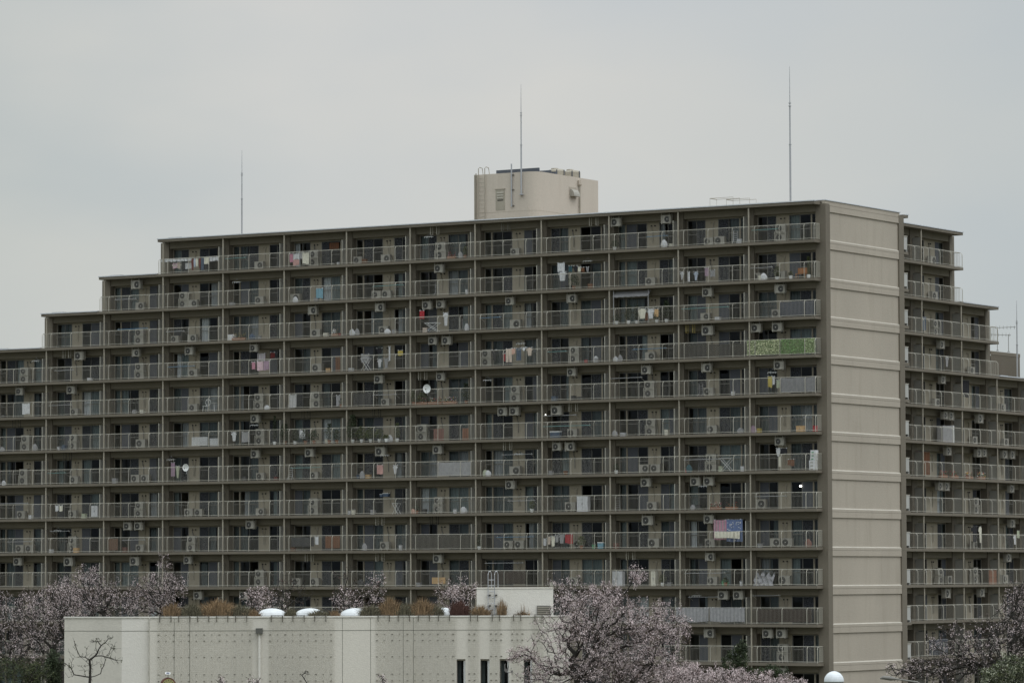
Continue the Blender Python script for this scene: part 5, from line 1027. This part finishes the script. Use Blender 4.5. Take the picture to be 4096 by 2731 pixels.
# small belongings standing on the balcony floors
def clutter(kind, col, r, b, x, y):
    m = MB(); cm = mat('item_'+col, COLS[col], .8, .12, 4, 1, .12); w = rnd.uniform(.28, .42); h = rnd.uniform(.28, .5); lab = None
    word = WORD.get(col, col)
    if kind == 'crate':
        m.prism([(-w/2*.92, 0), (w/2*.92, 0), (w/2, h*.8), (-w/2, h*.8)], 'y', 0, .28, cm); m.box(-w/2-.015, w/2+.015, -.015, .295, h*.8+.001, h*.8+.03, cm)
        for q in (.3, .55): m.box(-w/2*.9, w/2*.9, -.004, -.0005, h*.8*q, h*.8*q+.015, M_DARK)
    elif kind == 'bucket':
        m.tube([(0, 0, 0), (0, 0, h*.75), (0, 0, h*.78)], [w*.34, w*.46, w*.49], cm, 12); m.tube([(-w*.46, 0, h*.75), (-w*.3, 0, h*.95), (w*.3, 0, h*.95), (w*.46, 0, h*.75)], .008, M_METAL, 4, cap=False)
    elif kind == 'bag':
        N = 9
        for a in range(4):
            for q in range(N):
                P = lambda a, q: (w*(.62, .72, .6, .34, .2)[a]*math.cos(2*math.pi*q/N)*(1+.14*math.sin(q*2.3+a)), w*.45*(.62, .72, .6, .34, .2)[a]*math.sin(2*math.pi*q/N), h*1.2*(0, .3, .65, .9, 1.0)[a])
                m.poly([P(a, q), P(a, (q+1) % N), P(a+1, (q+1) % N), P(a+1, q)], cm)
    elif kind == 'frame':
        m.tube([(-w/2, 0, .3), (-w/2, 0, .95), (w/2, 0, .95), (w/2, 0, .3), (-w/2, 0, .3)], .02, cm, 5)
        for q in (-w/2, w/2): m.tube([(q, 0, .3), (q*1.2, -.2, 0)], .016, cm, 4); m.tube([(q, 0, .3), (q*1.2, .2, 0)], .016, cm, 4)
        for z in (.45, .6, .75): m.tube([(-w/2, 0, z), (w/2, 0, z)], .012, cm, 4)
    nm, cat = {'crate': ('crate', 'crate'), 'bucket': ('bucket', 'bucket'), 'bag': ('storage_bag', 'bag'), 'frame': ('folding_frame', 'stand')}[kind]
    o = m.build(nm, loc=mloc(-BW*b+x, y, zf(r)+.001)); o.rotation_euler = (0, 0, -TH)
    lab = '%s %s on the floor, %s' % (word, {'crate': 'lidded crate', 'bucket': 'round bucket', 'bag': 'tied bag', 'frame': 'folding frame'}[kind], bayname(r, b)); c_ = seen.get(lab, 0); seen[lab] = c_+1
    tag(o, (POSW[c_] if c_ else '')+lab, cat, 'small belongings on the balcony floors')
CL = "crate cream 1 3 5.2;bag white 1 3 4.9;frame white 1 2 4.9;crate white 1 2 5.2;crate blackish 1 8 4.6;bucket white 1 8 5.0;bag grey 1 6 4.6;crate brown 1 7 1.5;bucket cream 2 1 1.2;bag white 2 1 1.5;crate grey 2 9 .9;bag white 2 8 1.2;crate grey 2 8 3.0;frame grey 2 6 2.7;bucket white 2 6 5.2;crate blackish 2 4 2.3;crate brown 2 4 4.4;bucket red 3 8 5.3;bag white 3 8 4.6;crate cream 3 8 3.9;bag white 3 7 .7;bag grey 3 7 1.1;bag white 3 7 3.9;crate grey 3 7 4.4;crate beige 3 6 1.5;bucket blue 3 6 1.9;frame grey 3 6 4.6;bag white 3 6 5.0;crate white 3 2 3.3;bucket grey 3 9 3.4;bag blue 3 9 3.0;bag blackish 4 13 4.4;crate white 4 12 4.3;bucket red 4 4 3.9;bag white 4 4 4.7;crate grey 4 4 4.9;bag white 4 3 .6;bag grey 4 3 1.0;crate orange 4 8 4.0;crate white 4 7 .4;crate blackish 5 13 1.2;crate grey 5 11 2.9;crate cream 5 11 3.6;bag white 5 9 4.2;crate blue 5 4 1.3;crate blackish 5 4 2.9;crate blackish 5 4 3.3;frame grey 5 2 1.9;bucket white 5 2 4.6;bag grey 6 13 1.2;bucket blue 6 12 1.5;bucket white 6 12 1.2;crate blue 6 12 1.9;bag grey 6 13 4.6;crate grey 6 7 3.4;bag white 6 7 3.9;bucket cream 6 8 3.9;bucket white 6 8 4.5;bag grey 6 3 .7;crate white 6 3 1.1;crate cream 6 3 4.9;bag grey 6 2 5.1;bag mauve 6 1 .3;crate yellow 6 1 .7;bag grey 7 13 .8;bag white 7 13 1.3;crate grey 7 11 1.2;crate blackish 7 9 2.0;crate darkred 7 9 4.9;frame white 7 8 .7;bucket blue 7 7 1.0;bag grey 7 7 1.4;crate orange 7 7 1.8;bag palegreen 7 5 1.0;bag white 7 5 1.3;crate grey 7 4 .7;bucket brown 7 4 2.3;bag teal 7 2 1.0;bucket red 7 2 .6;crate palegreen 7 2 3.4;crate white 7 2 5.4;bag pink 8 13 .5;crate white 8 13 4.3;crate palegreen 8 12 3.9;bucket white 8 7 .4;bucket cream 8 7 .8;crate grey 8 7 2.4;bag peach 8 6 .5;crate blackish 8 6 1.2;bag white 8 6 4.7;bucket white 8 6 4.2;frame grey 8 3 .7;bag grey 8 2 1.2;crate blackish 8 2 1.7;crate white 9 12 .5;crate orange 9 12 3.2;crate redbrown 9 11 1.9;crate brown 9 8 1.0;bucket white 9 7 4.9;bag grey 9 7 1.8;bucket green 9 4 4.6;crate blackish 9 2 1.9;crate grey 9 1 .8;bag redbrown 9 1 4.7;bag blackish 10 7 1.5;crate blackish 10 7 3.0;crate grey 10 6 .9;crate cream 10 4 1.0;bag green 10 2 3.8;bucket white 10 2 5.2;crate grey 10 3 5.0;bag grey 11 4 4.6;crate redbrown 9 3 .6;crate grey 5 8 .5"
COLS['green'] = (.06, .16, .09)
for t in CL.split(';'):
    k_, c_, r_, b_, x_ = t.split(); clutter(k_, c_, int(r_), int(b_), float(x_), rnd.uniform(.35, .9))
# hanging pinch hangers
for i, (r, b, x, z) in enumerate(((1, 6, 1.9, 1.75), (2, 9, 1.5, 1.8), (4, 13, 4.9, 1.75), (5, 1, 2.1, 1.55), (5, 5, 1.3, 1.7), (7, 5, 4.0, 1.6), (7, 7, 3.7, 1.7), (8, 2, 2.2, 1.7), (11, 2, 1.6, 2.0), (7, 10, 1.0, 1.75), (9, 12, 1.4, 1.75), (6, 9, 3.2, 1.55), (4, 5, 4.2, 1.6), (2, 4, 4.2, 2.02))):
    m = MB(); m.box(-.32, .32, -.01, .01, 0, .02, M_WHITE); m.box(-.32, .32, .28, .30, 0, .02, M_WHITE)
    for q in (-.32, -.1, .1, .32): m.box(q-.008, q+.008, .011, .279, .002, .018, M_WHITE); m.tube([(q, 0, 0), (q, 0, -.10)], .012, M_WHITE, 4)
    m.tube([(-.3, .15, .02), (0, .15, .22), (.3, .15, .02)], .008, M_METAL, 4); m.tube([(0, .15, .22), (0, .15, .3)], .01, M_METAL, 4)
    o = m.build('pinch_hanger', loc=mloc(-BW*b+x, .35, zf(r)+z)); o.rotation_euler = (0, 0, -TH); tag(o, 'white pinch hanger hanging empty, '+bayname(r, b), 'hanger', 'pinch hangers on the balconies')
